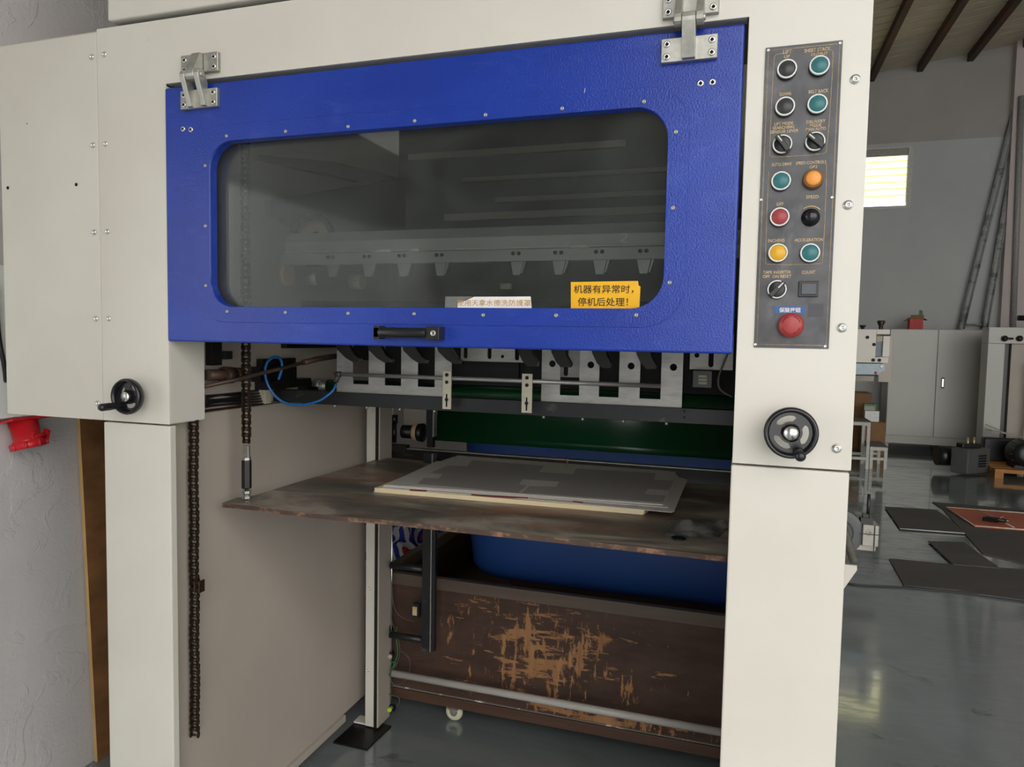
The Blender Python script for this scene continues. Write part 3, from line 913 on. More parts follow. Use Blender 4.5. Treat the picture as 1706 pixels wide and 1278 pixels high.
def button(px, py, cap, kind='push'):
    q = fp(px, py, -0.012); x, z = q.x, q.z; m = MB(); R = 0.0155
    if kind == 'push':
        m.mat(0).lathe((x, YP, z), (0, -1, 0), [(R * 1.04, 0), (R * 1.04, 0.006)], 28)
        m.mat(1).lathe((x, YP, z), (0, -1, 0), [(R * 1.0, 0.006), (R, 0.0095), (R * 0.86, 0.0105), (R * 0.84, 0.0085)], 28)
        m.mat(2).lathe((x, YP, z), (0, -1, 0), [(R * 0.84, 0.0080), (R * 0.80, 0.0095), (0, 0.0098)], 28)
        obj('push_button', m, ['black', 'white', cap], cp)
    elif kind == 'lamp':
        m.mat(0).lathe((x, YP, z), (0, -1, 0), [(R * 1.06, 0), (R * 1.06, 0.006), (R * 0.96, 0.012), (R * 0.82, 0.013), (R * 0.80, 0.010)], 28)
        m.mat(1).lathe((x, YP, z), (0, -1, 0), [(R * 0.80, 0.010), (R * 0.78, 0.014), (R * 0.6, 0.0155), (0, 0.016)], 28)
        obj('lamp_button', m, ['brown_ring', cap], cp)
    elif kind == 'select':
        m.mat(0).lathe((x, YP, z), (0, -1, 0), [(R * 1.04, 0), (R * 1.04, 0.006)], 28)
        m.mat(1).lathe((x, YP, z), (0, -1, 0), [(R, 0.006), (R, 0.0095), (R * 0.86, 0.0105), (R * 0.84, 0.0085)], 28)
        m.mat(0).lathe((x, YP, z), (0, -1, 0), [(R * 0.84, 0.0080), (R * 0.8, 0.009), (0, 0.009)], 28)
        a_ = cap; L = R * 1.0
        m.rbox((x, YP - 0.014, z), (2 * L, 0.011, 0.0075), ry=-a_)
        m.mat(1).rbox((x + cos(a_) * L * 0.52, YP - 0.0197, z + sin(a_) * L * 0.52), (L * 0.75, 0.0012, 0.0018), ry=-a_)
        obj('selector_switch', m, ['black', 'white'], cp, 0.0006, 1)


button(1311.2, 114, 'btn_black'); button(1365.5, 108, 'teal'); button(1308, 176.6, 'btn_black'); button(1362, 172.3, 'teal')
button(1303.5, 239.5, radians(125), 'select'); button(1358.3, 235, radians(138), 'select')
button(1301.3, 300.9, 'teal'); button(1355, 297.6, 'btn_orange', 'lamp')
button(1299, 361, 'btn_red'); button(1296.2, 421, 'btn_yellow'); button(1349.8, 421, 'teal')
button(1294.4, 482, radians(48), 'select')
q = fp(1351, 361, -0.012); m = MB()
m.lathe((q.x, YP, q.z), (0, -1, 0), [(0.0145, 0), (0.0145, 0.003), (0.0105, 0.004), (0.0100, 0.016), (0.008, 0.019), (0, 0.0195)], 24)
obj('speed_knob', m, 'gloss_black', cp)
m = MB(); arc = [(q.x + 0.0185 * cos(t), YP - 0.0003, q.z + 0.0185 * sin(t)) for t in [radians(40 + 90 * i / 10) for i in range(11)]]
m.tube(arc, 0.0013, 5); obj('dial_mark', m, 'gold', cp)
q = fp(1346.6, 481.7, YP); m = MB()
m.box((q.x - 0.0155, YP - 0.005, q.z - 0.0130), (q.x + 0.0155, YP, q.z + 0.0130))
m.mat(1).box((q.x - 0.0115, YP - 0.0075, q.z - 0.0095), (q.x + 0.0115, YP - 0.004, q.z + 0.0095))
obj('count_button', m, ['black', simple('slate_button', rgb(62, 66, 72), 0.3)], cp, 0.001)
q = fp(1317.8, 541.8, -0.022); m = MB()
m.lathe((q.x, YP, q.z), (0, -1, 0), [(0.013, 0), (0.013, 0.012), (0.019, 0.015), (0.0205, 0.019), (0.0195, 0.024), (0.012, 0.0265), (0, 0.027)], 32)
es = obj('emergency_stop_button', m, 'estop', cp)
m = MB()
for k in range(4):
    a0 = k * pi / 2 + 0.3
    arc = [(q.x + 0.0142 * cos(a0 + t), YP - 0.0257, q.z + 0.0142 * sin(a0 + t)) for t in [1.0 * i / 6 for i in range(7)]]
    m.tube(arc, 0.0007, 4)
obj('turn_arrow', m, 'estop_dark', es)
q = fp(1316, 516.6, YP); m = MB(); m.box((q.x - 0.0245, YP - 0.0006, q.z - 0.0062), (q.x + 0.0245, YP, q.z + 0.0062))
bl = obj('blue_sticker', m, 'sticker_blue', cp)
text('lettering', '保險按鈕', q.x, q.z, YP - 0.0010, 0.034, 0.0085, M['sticker_white'], bl, bold=0.012)
m = MB(); q = fp(1359, 516, YP); m.box((q.x - 0.012, YP - 0.0003, q.z - 0.012), (q.x + 0.012, YP, q.z + 0.010))
obj('faded_square', m, simple('faded_patch', rgb(66, 66, 70), 0.45), cp)
for px, py in ((1280, 84), (1399.5, 72), (1268, 333), (1386, 329), (1258.5, 574), (1374.5, 577)):
    link('panel_screw', PSCREW, fp(px, py, YP), cp)

# ------------------------------------------------------------------ roller chains
PITCH_C = 0.015875


def link_mesh(outer):
    m = MB(); hw = 0.0085 if outer else 0.0065; t = 0.0016; r = 0.0068
    for sx in (-1, 1):
        pts = []
        for i in range(7):
            a_ = pi * i / 6
            pts.append((sx * hw, r * cos(a_), PITCH_C / 2 + r * sin(a_)))
        for i in range(7):
            a_ = pi + pi * i / 6
            pts.append((sx * hw, r * cos(a_), -PITCH_C / 2 + r * sin(a_)))
        pts.insert(7, (sx * hw, -r * 0.62, 0)); pts.append((sx * hw, r * 0.62, 0))
        m.prism(pts, (t * sx, 0, 0))
    if outer:
        for zz in (-PITCH_C / 2, PITCH_C / 2): m.cyl((-hw - t - 0.001, 0, zz), (hw + t + 0.001, 0, zz), 0.0026, 8)
    else:
        for zz in (-PITCH_C / 2, PITCH_C / 2): m.cyl((-hw, 0, zz), (hw, 0, zz), 0.0050, 10)
    me, c = m.mesh('chain_link', [M['chain']], center=False)
    return me


LO, LI = link_mesh(True), link_mesh(False)


def chain(x, y, z0, z1, rz, lean=0.0, wob=0.0):
    e = bpy.data.objects.new('roller_chain', None); COL.objects.link(e); e.empty_display_size = 0.03
    WL[e.name] = Vector((x, y, z1)); e.parent = MX; e.location = Vector((x, y, z1)) - WL[MX.name]
    n = int((z1 - z0) / PITCH_C); rnd = random.Random(3)
    for i in range(n):
        z = z1 - (i + 0.5) * PITCH_C; t = (z1 - z) / max(z1 - z0, 1e-3)
        link('chain_link', LO if i % 2 else LI, (x + lean * t + wob * sin(i * 0.5), y, z), e, (0, 0, rz + (rnd.uniform(-0.05, 0.05) if wob else 0)))
    return e


ZTAB = 0.957
q = at(411, 832, 2, ZTAB)
CFX, CFY = q.x, q.y
chain(CFX, CFY, 1.095, 1.98, radians(6))
tb = MB()
tb.mat(1).box((CFX - 0.009, CFY - 0.005, 1.060), (CFX + 0.009, CFY + 0.005, 1.096))
tb.mat(0).lathe((CFX, CFY, 0.985), (0, 0, 1), [(0.010, 0.0), (0.0125, 0.002), (0.0125, 0.070), (0.0115, 0.074)], 6, False)
tb.cyl((CFX, CFY, ZTAB), (CFX, CFY, 0.99), 0.005, 10)
tb.mat(1).lathe((CFX, CFY, ZTAB + 0.002), (0, 0, 1), [(0, 0), (0.0115, 0), (0.0115, 0.007), (0.007, 0.008), (0.0115, 0.014), (0.0115, 0.021), (0, 0.022)], 6, False)
tb.lathe((CFX, CFY, 1.058), (0, 0, 1), [(0.0115, 0), (0.0115, 0.008), (0, 0.009)], 6, False)
obj('turnbuckle', tb, ['dark', 'cast'], MX, 0.0006, 1)
q = at(317, 706, 0, -1.250)
chain(-1.250, q.y + 0.01, at(312, 1240, 0, -1.25).z, 1.185, radians(10), -0.004, 0.0012)
qq = at(331, 976, 1, q.y + 0.01)
sm = MB()
for dz in (-0.008, 0.008): sm.cyl((qq.x - 0.018, q.y + 0.01, qq.z + dz), (qq.x + 0.010, q.y + 0.006, qq.z + dz), 0.0055, 10)
for dx in (-0.006, 0.008): sm.box((qq.x + dx, q.y, qq.z - 0.015), (qq.x + dx + 0.002, q.y + 0.02, qq.z + 0.015))
obj('chain_stop_link', sm, 'chain', MX, 0.0008, 1)

# ------------------------------------------------------------------ rear column, bars, tube
c = MB(); YC = 0.87
xa, xb = fp(608, 1000, YC).x + 0.003, fp(624, 1000, YC).x
c.box((xa, YC, 0.010), (xb, YC + 0.012, 1.20))
c.box((xa, YC + 0.0121, 0.012), (xb - 0.003, YC + 0.06, 1.20))
col1 = obj('rear_column', c, 'cream', MX, 0.001)
for px, py in ((621, 684), (618.5, 872), (616, 980), (613, 1117)):
    link('screw', SCREW, fp(px, py, YC), col1, scale=(0.75, 0.75, 0.75))
c = MB(); c.box((xb + 0.001, YC - 0.003, 0.007), (xb + 0.011, YC + 0.05, 1.20)); obj('slide_strip', c, m_rust('worn_dark_strip', rgb(34, 30, 27), rgb(90, 80, 70), 0.5, 0.62, 0.72, 30, 0.2), MX)
xc = xb + 0.018
c = MB(); c.box((xc - 0.006, YC - 0.002, 0.012), (xc, YC + 0.085, 1.20))
sp = obj('column_side_plate', c, 'inner_grey', MX, 0.001)
c = MB(); c.cyl((xc + 0.004, YC + 0.083, 0.06), (xc + 0.004, YC + 0.083, 0.93), 0.003, 8); obj('edge_rod', c, 'chrome', MX)
# foot
fa = fp(589, 1205, YC + 0.005)
c = MB(); c.box((fa.x, YC + 0.005, max(0.008, fp(589, 1226, YC).z)), (xa - 0.001, YC + 0.05, fp(589, 1203, YC).z)); obj('foot_block', c, 'cream', MX, 0.0015)
c = MB(); c.prism([at(555, 1239, 2, 0.0), at(611, 1251, 2, 0), at(652, 1212, 2, 0), at(600, 1198, 2, 0)], (0, 0, 0.006)); obj('foot_plate', c, 'dark', MX)
# sensors on the rod
for px, py, kind in ((646, 1047, 0), (650, 1089, 1), (650, 1177, 2)):
    q = fp(px, py, YC + 0.09); c = MB()
    if kind == 0:
        c.cyl((q.x - 0.016, q.y, q.z + 0.005), (q.x + 0.016, q.y, q.z + 0.005), 0.016, 16); c.box((q.x - 0.018, q.y - 0.01, q.z - 0.02), (q.x + 0.018, q.y + 0.01, q.z))
        c.mat(1).cyl((q.x + 0.002, q.y - 0.012, q.z - 0.03), (q.x + 0.002, q.y - 0.012, q.z - 0.018), 0.003, 8)
    elif kind == 1:
        c.cyl((q.x - 0.02, q.y, q.z), (q.x + 0.01, q.y - 0.005, q.z), 0.013, 16)
        c.mat(1).cyl((q.x + 0.008, q.y - 0.012, q.z), (q.x + 0.012, q.y - 0.024, q.z), 0.008, 6)
    else:
        c.cyl((q.x - 0.022, q.y, q.z), (q.x + 0.02, q.y - 0.005, q.z), 0.012, 16)
        c.mat(2).cyl((q.x + 0.006, q.y - 0.012, q.z - 0.002), (q.x + 0.008, q.y - 0.022, q.z - 0.002), 0.0075, 14)
    obj('sensor', c, ['black', 'cast', simple('lime_sensor_face', rgb(170, 200, 60), 0.4)], MX)
# wires
def wire(pts, r, mat, Y, name='wire'):
    mb = MB(); P = [fp(x, y, Y + (p[0] if p else 0)) for x, y, *p in pts]
    mb.tube(smoothp(P, 2), r, 6); return obj(name, mb, mat, MX)


YW = YC + 0.075
wire([(648, 868), (645, 900), (650, 950), (655, 1000), (650, 1030), (662, 1060), (668, 1085), (660, 1110), (648, 1125)], 0.0014, 'wire', YW)
wire([(651, 960), (655, 1010), (665, 1028), (690, 1036)], 0.0012, 'wire', YW)
wire([(668, 1085), (682, 1095), (684, 1115), (675, 1135), (660, 1144), (650, 1135), (652, 1110)], 0.0013, 'wire', YW)
wire([(646, 1140), (641, 1152), (650, 1158), (664, 1160), (667, 1170), (660, 1176)], 0.0015, 'wire', YW)
wire([(661, 1045), (659, 1060), (664, 1090), (655, 1108), (651, 1130)], 0.0016, 'wire_green', YW - 0.004)
wire([(652, 1104), (660, 1103), (655, 1112)], 0.0022, 'wire_green', YW - 0.004)
wire([(645, 868), (648, 930), (653, 980), (652, 1020)], 0.0011, 'black', YW)
# white cross tube
c = MB(); za = fp(655, 1122, 0.93).z
c.cyl((-1.150, 0.93, za), (0.139, 0.93, za), 0.0125, 20); obj('cross_tube', c, 'tube', MX)
# black vertical profile and short bars
c = MB(); pa = fp(704, 875, 0.88); pb = fp(723, 1090, 0.88)
c.box((-1.016, 0.88, pb.z), (-0.985, 0.905, 0.99)); c.box((-0.981, 0.885, pb.z + 0.004), (-0.972, 0.905, 0.99))
c.mat(1).box((-0.985, 0.879, pb.z + 0.004), (-0.9825, 0.89, 0.99))
obj('black_profile', c, ['dark_rail', 'steel'], MX, 0.001)
c = MB(); z1_ = fp(655, 942, 0.9).z; c.cyl((-1.145, 0.90, z1_), (-1.01, 0.90, z1_), 0.012, 14); obj('stay_bar', c, 'dark_rail', MX)
c = MB(); z1_ = fp(655, 1058, 0.9).z; c.cyl((-1.145, 0.90, z1_), (-1.01, 0.90, z1_), 0.0115, 14); obj('stay_bar', c, 'dark_rail', MX)
q = fp(693, 1017, 0.885); c = MB(); c.box((q.x - 0.009, 0.880, q.z - 0.024), (q.x + 0.013, 0.90, q.z + 0.024))
c.mat(1).box((q.x - 0.010, 0.8785, q.z - 0.016), (q.x + 0.006, 0.88, q.z + 0.014)); c.mat(2).cyl((q.x - 0.001, 0.8785, q.z + 0.007), (q.x - 0.001, 0.876, q.z + 0.007), 0.005, 14)
obj('photo_sensor', c, ['black', simple('silver_label', rgb(190, 180, 150), 0.5), simple('amber_eye', rgb(214, 168, 70), 0.4)], MX)

# rear beam behind the table
c = MB(); c.box((-1.236, 0.965, 0.935), (0.139, 0.99, 0.985)); c.box((-1.236, 0.955, 0.975), (-1.12, 0.99, 0.998))
rb = obj('rear_beam', c, 'dark', MX, 0.001)
c = MB(); c.box((-1.12, 0.963, 0.9855), (0.139, 0.992, 0.9885)); obj('beam_edge', c, 'cast', rb)
for (ax, ay, bx, by) in ((636, 744, 648, 756), (646, 757, 652, 760), (670, 757, 690, 759), (775, 752, 783, 756), (925, 763, 945, 768), (943, 762, 947, 774), (800, 757, 830, 760)):
    A = fp(ax, ay, 0.964); B = fp(bx, by, 0.964); c = MB(); rnd = random.Random(ax); n = 9
    pts = []
    for i in range(n):
        t = 2 * pi * i / n; rr = rnd.uniform(0.55, 1.0)
        pts.append(((A.x + B.x) / 2 + (B.x - A.x) / 2 * rr * cos(t), 0.9648, (A.z + B.z) / 2 + (A.z - B.z) / 2 * rr * sin(t)))
    c.prism(pts, (0, -0.0005, 0)); obj('rust_patch', c, 'rust_mark', rb)

# green belt and roller
c = MB(); xl = fp(728, 700, 1.05).x
prof = []
for i in range(13):
    t = i / 12; prof.append((1.03 + 0.03 * sin(t * pi), 1.262 - 0.250 * t))
vs_ = [v for y_, z_ in prof for v in ((xl, y_, z_), (0.139, y_, z_))]
c._add(vs_, [(2 * i, 2 * i + 1, 2 * i + 3, 2 * i + 2) for i in range(12)], True)
o = obj('green_belt', c, 'green', MX)
s_ = o.modifiers.new('thick', 'SOLIDIFY'); s_.thickness = 0.004
c = MB(); za = fp(760, 655, 0.62).z
c.cyl((fp(548, 650, 0.62).x, 0.62, za + 0.004), (0.135, 0.62, za + 0.004), 0.022, 24); obj('green_roller', c, 'green', MX)
c = MB(); c.cyl((fp(520, 645, 0.62).x, 0.62, za + 0.004), (fp(548, 645, 0.62).x, 0.62, za + 0.004), 0.012, 14)
c.cyl((fp(528, 645, 0.62).x, 0.62, za + 0.004), (fp(536, 645, 0.62).x, 0.62, za + 0.004), 0.019, 14)
obj('roller_journal', c, 'steel', MX)

# drive parts left of the belt
YD_ = 0.98
c = MB()
for (ax, ay, bx, by) in ((636, 682, 642, 735), ):
    A, B = fp(ax, ay, YD_), fp(bx, by, YD_); c.box((A.x, YD_, B.z), (B.x, YD_ + 0.02, A.z))
obj('guide_strip', c, 'inner_grey', MX)
c = MB(); A = fp(652, 715, YD_); c.cyl((A.x, YD_ + 0.02, 1.0), (A.x, YD_ + 0.02, 1.07), 0.010, 12); c.mat(1).cyl((A.x, YD_ + 0.02, 1.07), (A.x, YD_ + 0.02, 1.10), 0.014, 12)
c.mat(2).cyl((A.x - 0.004, YD_ + 0.012, 1.10), (A.x - 0.004, YD_ + 0.012, 1.125), 0.005, 10)
obj('air_cylinder', c, ['dark', 'black', 'white'], MX)
c = MB(); A = fp(690, 720, YD_ + 0.06); yy = YD_ + 0.06
c.lathe((A.x - 0.045, yy, A.z), (1, 0, 0), [(0.024, 0), (0.024, 0.042), (0.012, 0.045)], 20)
c.mat(1).lathe((A.x, yy, A.z), (1, 0, 0), [(0.012, -0.005), (0.030, 0.0), (0.033, 0.010), (0.033, 0.018)], 24)
c.mat(0).lathe((A.x + 0.018, yy, A.z), (1, 0, 0), [(0.032, 0), (0.034, 0.018), (0, 0.019)], 24)
obj('drive_wheel', c, ['dark', 'cream_gear'], MX)
c = MB(); A, B = fp(710, 685, YD_), fp(721, 728, YD_); c.box((A.x, YD_, B.z), (B.x, YD_ + 0.03, A.z + 0.05))
c.mat(1).box((B.x, YD_ - 0.001, B.z), (B.x + 0.0025, YD_ + 0.03, A.z)); obj('bearing_block', c, ['dark_rail', 'steel'], MX, 0.001)
c = MB(); A, B = fp(711, 728, YD_ + 0.01), fp(719, 742, YD_); c.box((A.x, YD_ + 0.01, B.z - 0.01), (B.x, YD_ + 0.03, A.z)); obj('bearing_foot', c, 'dark', MX)
c = MB(); c.box((-1.30, 1.30, 0.99), (xl + 0.01, 1.32, 1.29)); obj('mid_baffle', c, 'inner_grey', MX)

# ------------------------------------------------------------------ delivery rail with combs
YR = 0.42
A, B = fp(468, 650, YR), fp(1218, 690, YR)
c = MB(); c.box((A.x, YR, 1.188), (0.138, YR + 0.03, 1.224)); rail = obj('black_rail', c, 'dark_rail', MX, 0.001)
for px, py in ((558, 672), (611, 676), (666, 680), (724, 683), (906, 693), (971, 698), (1039, 701), (1111, 703)):
    q = fp(px, py - 8, YR + 0.012); c = MB(); c.cyl((q.x, YR + 0.012, 1.181), (q.x, YR + 0.012, 1.189), 0.004, 8); obj('rail_bolt', c, 'cast', rail)
for px, py in ((1140, 685), (1140, 695.5)):
    q = fp(px, py, YR); c = MB(); c.cyl((q.x, YR - 0.0006, q.z), (q.x, YR + 0.002, q.z), 0.0028, 10); obj('rail_hole', c, 'black_hole', rail)
YK = 0.432
zt = 1.40


def comb(xs, zbase, zslot, holes=False):
    out = []
    pts = [(fp(xs[0][0], 640, YK).x, YK, zbase)]
    X = [(fp(a_, 640, YK).x, fp(b_, 640, YK).x) for a_, b_ in xs]
    pts = [(X[0][0], YK, zbase), (X[0][0], YK, zt)]
    for i, (a_, b_) in enumerate(X):
        if i: pts += [(a_, YK, zslot), (a_, YK, zt)]
        pts += [(b_, YK, zt)]
        if i < len(X) - 1: pts += [(b_, YK, zslot)]
    pts += [(X[-1][1], YK, zbase)]
    hs = []
    if holes:
        for a_, b_ in X:
            hs.append(list(reversed(circ((a_ + b_) / 2 + 0.003, 1.319, 0.0085, YK, 18))))
    m = MB(); m.prism(pts, (0, 0.003, 0), holes=hs)
    return obj('comb_plate', m, 'steel', MX)


comb([(561, 588), (614, 641), (668, 696), (724, 752)], 1.215, 1.2475)
comb([(902, 933), (965, 998), (1031, 1066), (1101, 1137)], 1.215, 1.2415, True)
# curved fingers hanging from the bar
FING = [(553, 586, 600), (606, 588, 655), (664, 592, 714), (722, 600, 770), (858, 596, 890), (914, 598, 956), (982, 602, 1022), (1056, 600, 1095)]
for i, (xt, yb, xr) in enumerate(FING):
    YG = 0.395
    base = 572 + (xt - 553) * 0.022
    w_ = 30
    if i < 4:
        pts = [(xt, base - 14), (xt + 8, base + 10), (xt + 22, base + 24), (xt + 34, base + 31), (xt + 46, base + 31), (xt + 47, base + 26), (xt + 38, base + 20), (xt + 28, base + 4), (xt + 22, base - 14)]
    else:
        pts = [(xt, base - 14), (xt + 5, base + 8), (xt + 12, base + 23), (xt + 20, base + 32), (xt + 36, base + 32), (xt + 38, base + 26), (xt + 30, base + 12), (xt + 24, base - 14)]
    m = MB(); m.prism([fp(x, y, YG) for x, y in pts], (0, 0.018, 0)); obj('curved_finger', m, 'dark', MX, 0.001, 1)
# mid slotted plate and dark box
YH = 0.50
A, B = fp(768, 575, YH), fp(868, 604, YH)


def slot(px, y0, y1, r, Y, n=8):
    a_, b_ = fp(px, y0, Y), fp(px, y1, Y); pts = []
    for i in range(n + 1):
        t = pi * i / n; pts.append((a_.x + r * cos(t), Y, a_.z + r * sin(t)))
    for i in range(n + 1):
        t = pi + pi * i / n; pts.append((a_.x + r * cos(t), Y, b_.z + r * sin(t)))
    return list(reversed(pts))


m = MB(); m.prism([(A.x, YH, B.z), (fp(884, 604, YH).x, YH, B.z), (fp(884, 604, YH).x, YH, 1.40), (A.x, YH, 1.40)], (0, 0.004, 0),
                  holes=[slot(816, 560, 595, 0.0055, YH), slot(776, 560, 594, 0.0055, YH), list(reversed(circ(fp(837, 594, YH).x, fp(837, 594, YH).z, 0.0045, YH, 12))), slot(862, 560, 597, 0.006, YH)])
obj('slotted_plate', m, 'steel', MX)
m = MB(); m.prism([(fp(930, 580, YH).x, YH, fp(930, 628, YH).z), (fp(968, 580, YH).x, YH, fp(930, 628, YH).z), (fp(968, 580, YH).x, YH, 1.40), (fp(930, 580, YH).x, YH, 1.40)], (0, 0.004, 0),
                  holes=[slot(944, 560, 623, 0.006, YH)])
obj('slotted_plate', m, 'steel', MX)
m = MB(); m.prism([(fp(1150, 580, YH).x, YH, fp(1150, 615, YH).z), (fp(1222, 580, YH).x, YH, fp(1150, 615, YH).z), (fp(1222, 580, YH).x, YH, 1.40), (fp(1150, 580, YH).x, YH, 1.40)], (0, 0.004, 0),
                  holes=[slot(1186, 560, 608, 0.006, YH), list(reversed(circ(fp(1161, 592, YH).x, fp(1161, 592, YH).z, 0.006, YH, 12)))])
obj('slotted_plate', m, 'steel', MX)
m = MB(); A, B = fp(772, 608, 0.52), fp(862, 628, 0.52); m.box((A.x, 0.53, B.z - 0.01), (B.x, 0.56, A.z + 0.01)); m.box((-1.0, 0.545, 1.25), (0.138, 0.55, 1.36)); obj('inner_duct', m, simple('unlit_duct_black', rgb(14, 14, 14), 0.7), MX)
m = MB(); q = fp(1170, 632, 0.46); m.box((q.x - 0.022, 0.46, q.z - 0.02), (q.x + 0.022, 0.50, q.z + 0.02)); m.mat(1)
for dz in (0.006, -0.002, -0.010): m.box((q.x - 0.009, 0.459, q.z + dz - 0.002), (q.x + 0.011, 0.46, q.z + dz + 0.004))
obj('proximity_switch', m, ['black', 'paper'], MX, 0.001)
wire([(1212, 590), (1204, 610), (1196, 630), (1198, 650), (1220, 661)], 0.0025, 'wire', 0.44)
# lower air rod with two brackets
YQ = 0.40
A, B = fp(566, 625.5, YQ), fp(1101, 641, YQ)
m = MB(); zr = (A.z + B.z) / 2
m.cyl((A.x, YQ, zr), (B.x, YQ, zr), 0.0052, 16); obj('air_rod', m, 'steel', MX)
m = MB(); m.mat(0).cyl((A.x - 0.012, YQ, zr), (A.x + 0.004, YQ, zr), 0.0075, 12); m.cyl((A.x - 0.004, YQ, zr), (A.x - 0.010, YQ - 0.004, zr - 0.022), 0.0075, 12)
m.mat(1).cyl((A.x - 0.020, YQ, zr + 0.001), (A.x - 0.012, YQ, zr + 0.001), 0.004, 8)
obj('elbow_fitting', m, [simple('dark_grey_fitting', rgb(64, 64, 66), 0.4), simple('brass', rgb(150, 140, 80), 0.4, 0.8)], MX)
hp = [(560, 640), (556, 650), (545, 660), (530, 669), (510, 674), (492, 675), (472, 671), (456, 658), (445, 640), (441, 622), (443, 606), (452, 596), (463, 594), (470, 602), (470, 615), (464, 632)]
m = MB(); m.tube(smoothp([fp(x, y, YQ - 0.01 - 0.009 * min(i, 9)) for i, (x, y) in enumerate(hp)], 2), 0.0037, 8); obj('air_hose', m, 'hose_blue', MX)
for (xa_, xb_, ya_, yb_) in ((738, 751.5, 618, 682), (870, 886, 622.5, 688.5)):
    a_, b_ = fp(xa_, ya_, YQ - 0.008), fp(xb_, yb_, YQ - 0.008)
    m = MB(); m.box((a_.x, YQ - 0.010, b_.z), (b_.x, YQ - 0.006, a_.z)); bk = obj('rod_bracket', m, 'zinc_old', MX, 0.0008, 1)
    cx = (a_.x + b_.x) / 2; hh = a_.z - b_.z
    for f_ in (0.10, 0.29, 0.75): link('bracket_bolt', BOLT_S, (cx, YQ - 0.010, a_.z - hh * f_), bk)
    sl_ = MB(); sl_.box((cx - 0.002, YQ - 0.0104, b_.z + hh * 0.06), (cx + 0.002, YQ - 0.0098, b_.z + hh * 0.4)); obj('bracket_slot', sl_, 'black_hole', bk)
# clutter on the left behind the chain
def wp(x, y, X=-1.258): return at(x, y, 0, X)


m = MB(); a1_, a2_ = wp(345, 625, -1.235), wp(402, 624, -1.225)
m.cyl(a1_, a2_, 0.014, 14); m.cyl(wp(372, 625, -1.23), wp(386, 625, -1.23), 0.021, 14); m.cyl(wp(390, 624, -1.23), wp(402, 624, -1.23), 0.018, 14)
obj('spring_shaft', m, m_rust('brown_shaft', rgb(66, 50, 42), rgb(92, 60, 44), 0.5, 0.5, 0.7, 30), MX)
m = MB(); m.tube([wp(341, 644, -1.24), wp(400, 631, -1.20), wp(460, 616, -1.16), wp(510, 603, -1.13)], 0.0052, 8)
m.tube([wp(505, 604, -1.13), wp(530, 598, -1.12), wp(562, 593, -1.10)], 0.008, 10)
obj('linkage_rod', m, m_rust('brown_rod', rgb(74, 60, 52), rgb(100, 70, 54), 0.45, 0.5, 0.7, 20), MX)
for (a1, b1, a2, b2, dx) in ((427, 598, 484, 612, .02), (418, 611, 446, 634, .03), (448, 612, 478, 632, .035), (424, 635, 500, 642, .04), (342, 570, 360, 608, .02), (360, 585, 372, 598, .03), (496, 634, 506, 648, .03), (500, 645, 548, 652, .03), (455, 645, 463, 668, .03), (468, 560, 560, 579, .02)):
    A, B = wp(a1, b1, WXI + 0.001), wp(a2, b2, WXI + 0.001); m = MB(); m.box((WXI + 0.001, A.y, B.z), (WXI + dx, B.y, A.z)); obj('mounting_block', m, 'dark', MX, 0.001)
m = MB(); A, B = wp(442, 642, -1.245), wp(452, 672, -1.245); m.box((WXI + 0.001, A.y, B.z), (-1.245, B.y, A.z)); obj('pale_post', m, 'zinc_old', MX, 0.001)
for i in range(6):
    y0 = 656 + i * 3.6
    pts = [(343, y0 + 4), (365, y0 + random.Random(i).uniform(-3, 3)), (395, y0 - 1), (420, y0 - 4 + i), (446, y0 - 7 + i)]
    m = MB(); m.tube(smoothp([wp(x, y, WXI + 0.004 + 0.003 * i) for x, y in pts], 2), 0.0030, 6); obj('cable', m, 'black', MX)

# ------------------------------------------------------------------ things seen behind the pane
YG = 0.32
a_, b_ = fp(470, 395, YG), fp(1107, 372, YG)
m = MB(); m.box((a_.x, YG + 0.012, 1.592), (0.12, YG + 0.03, 1.622)); m.prism([(a_.x, YG + 0.012, 1.622), (a_.x, YG + 0.03, 1.648), (a_.x, YG + 0.034, 1.648), (a_.x, YG + 0.034, 1.622)], (0.12 - a_.x, 0, 0))
gb = obj('gripper_bar', m, m_metal('dull_grey_steel', (0.50, 0.48, 0.45, 1), 0.5, 0.15, 8, (0.5, 1, 1), 0.4), MX, 0.0008)
m = MB(); m.box((a_.x - 0.005, YG, 1.562), (0.12, YG + 0.02, 1.590)); obj('lower_strip', m, m_metal('dull_grey_strip', (0.42, 0.40, 0.38, 1), 0.5, 0.15, 8, (0.5, 1, 1), 0.4), gb, 0.0008)
m = MB(); m.tube([(fp(500, 421, YG).x, YG - 0.002, 1.5925), (-0.6, YG - 0.002, 1.593), (0.12, YG - 0.002, 1.5935)], 0.0012, 6); obj('white_cord', m, 'sleeve', gb)
for xa_, xb_, yy_ in ((620, 651, 419), (681, 699, 418), (949, 981, 411)):
    A, B = fp(xa_, yy_, YG - 0.003), fp(xb_, yy_, YG - 0.003); m = MB(); m.cyl((A.x, YG - 0.003, 1.593), (B.x, YG - 0.003, 1.593), 0.0042, 10); obj('tape_sleeve', m, 'sleeve', gb)
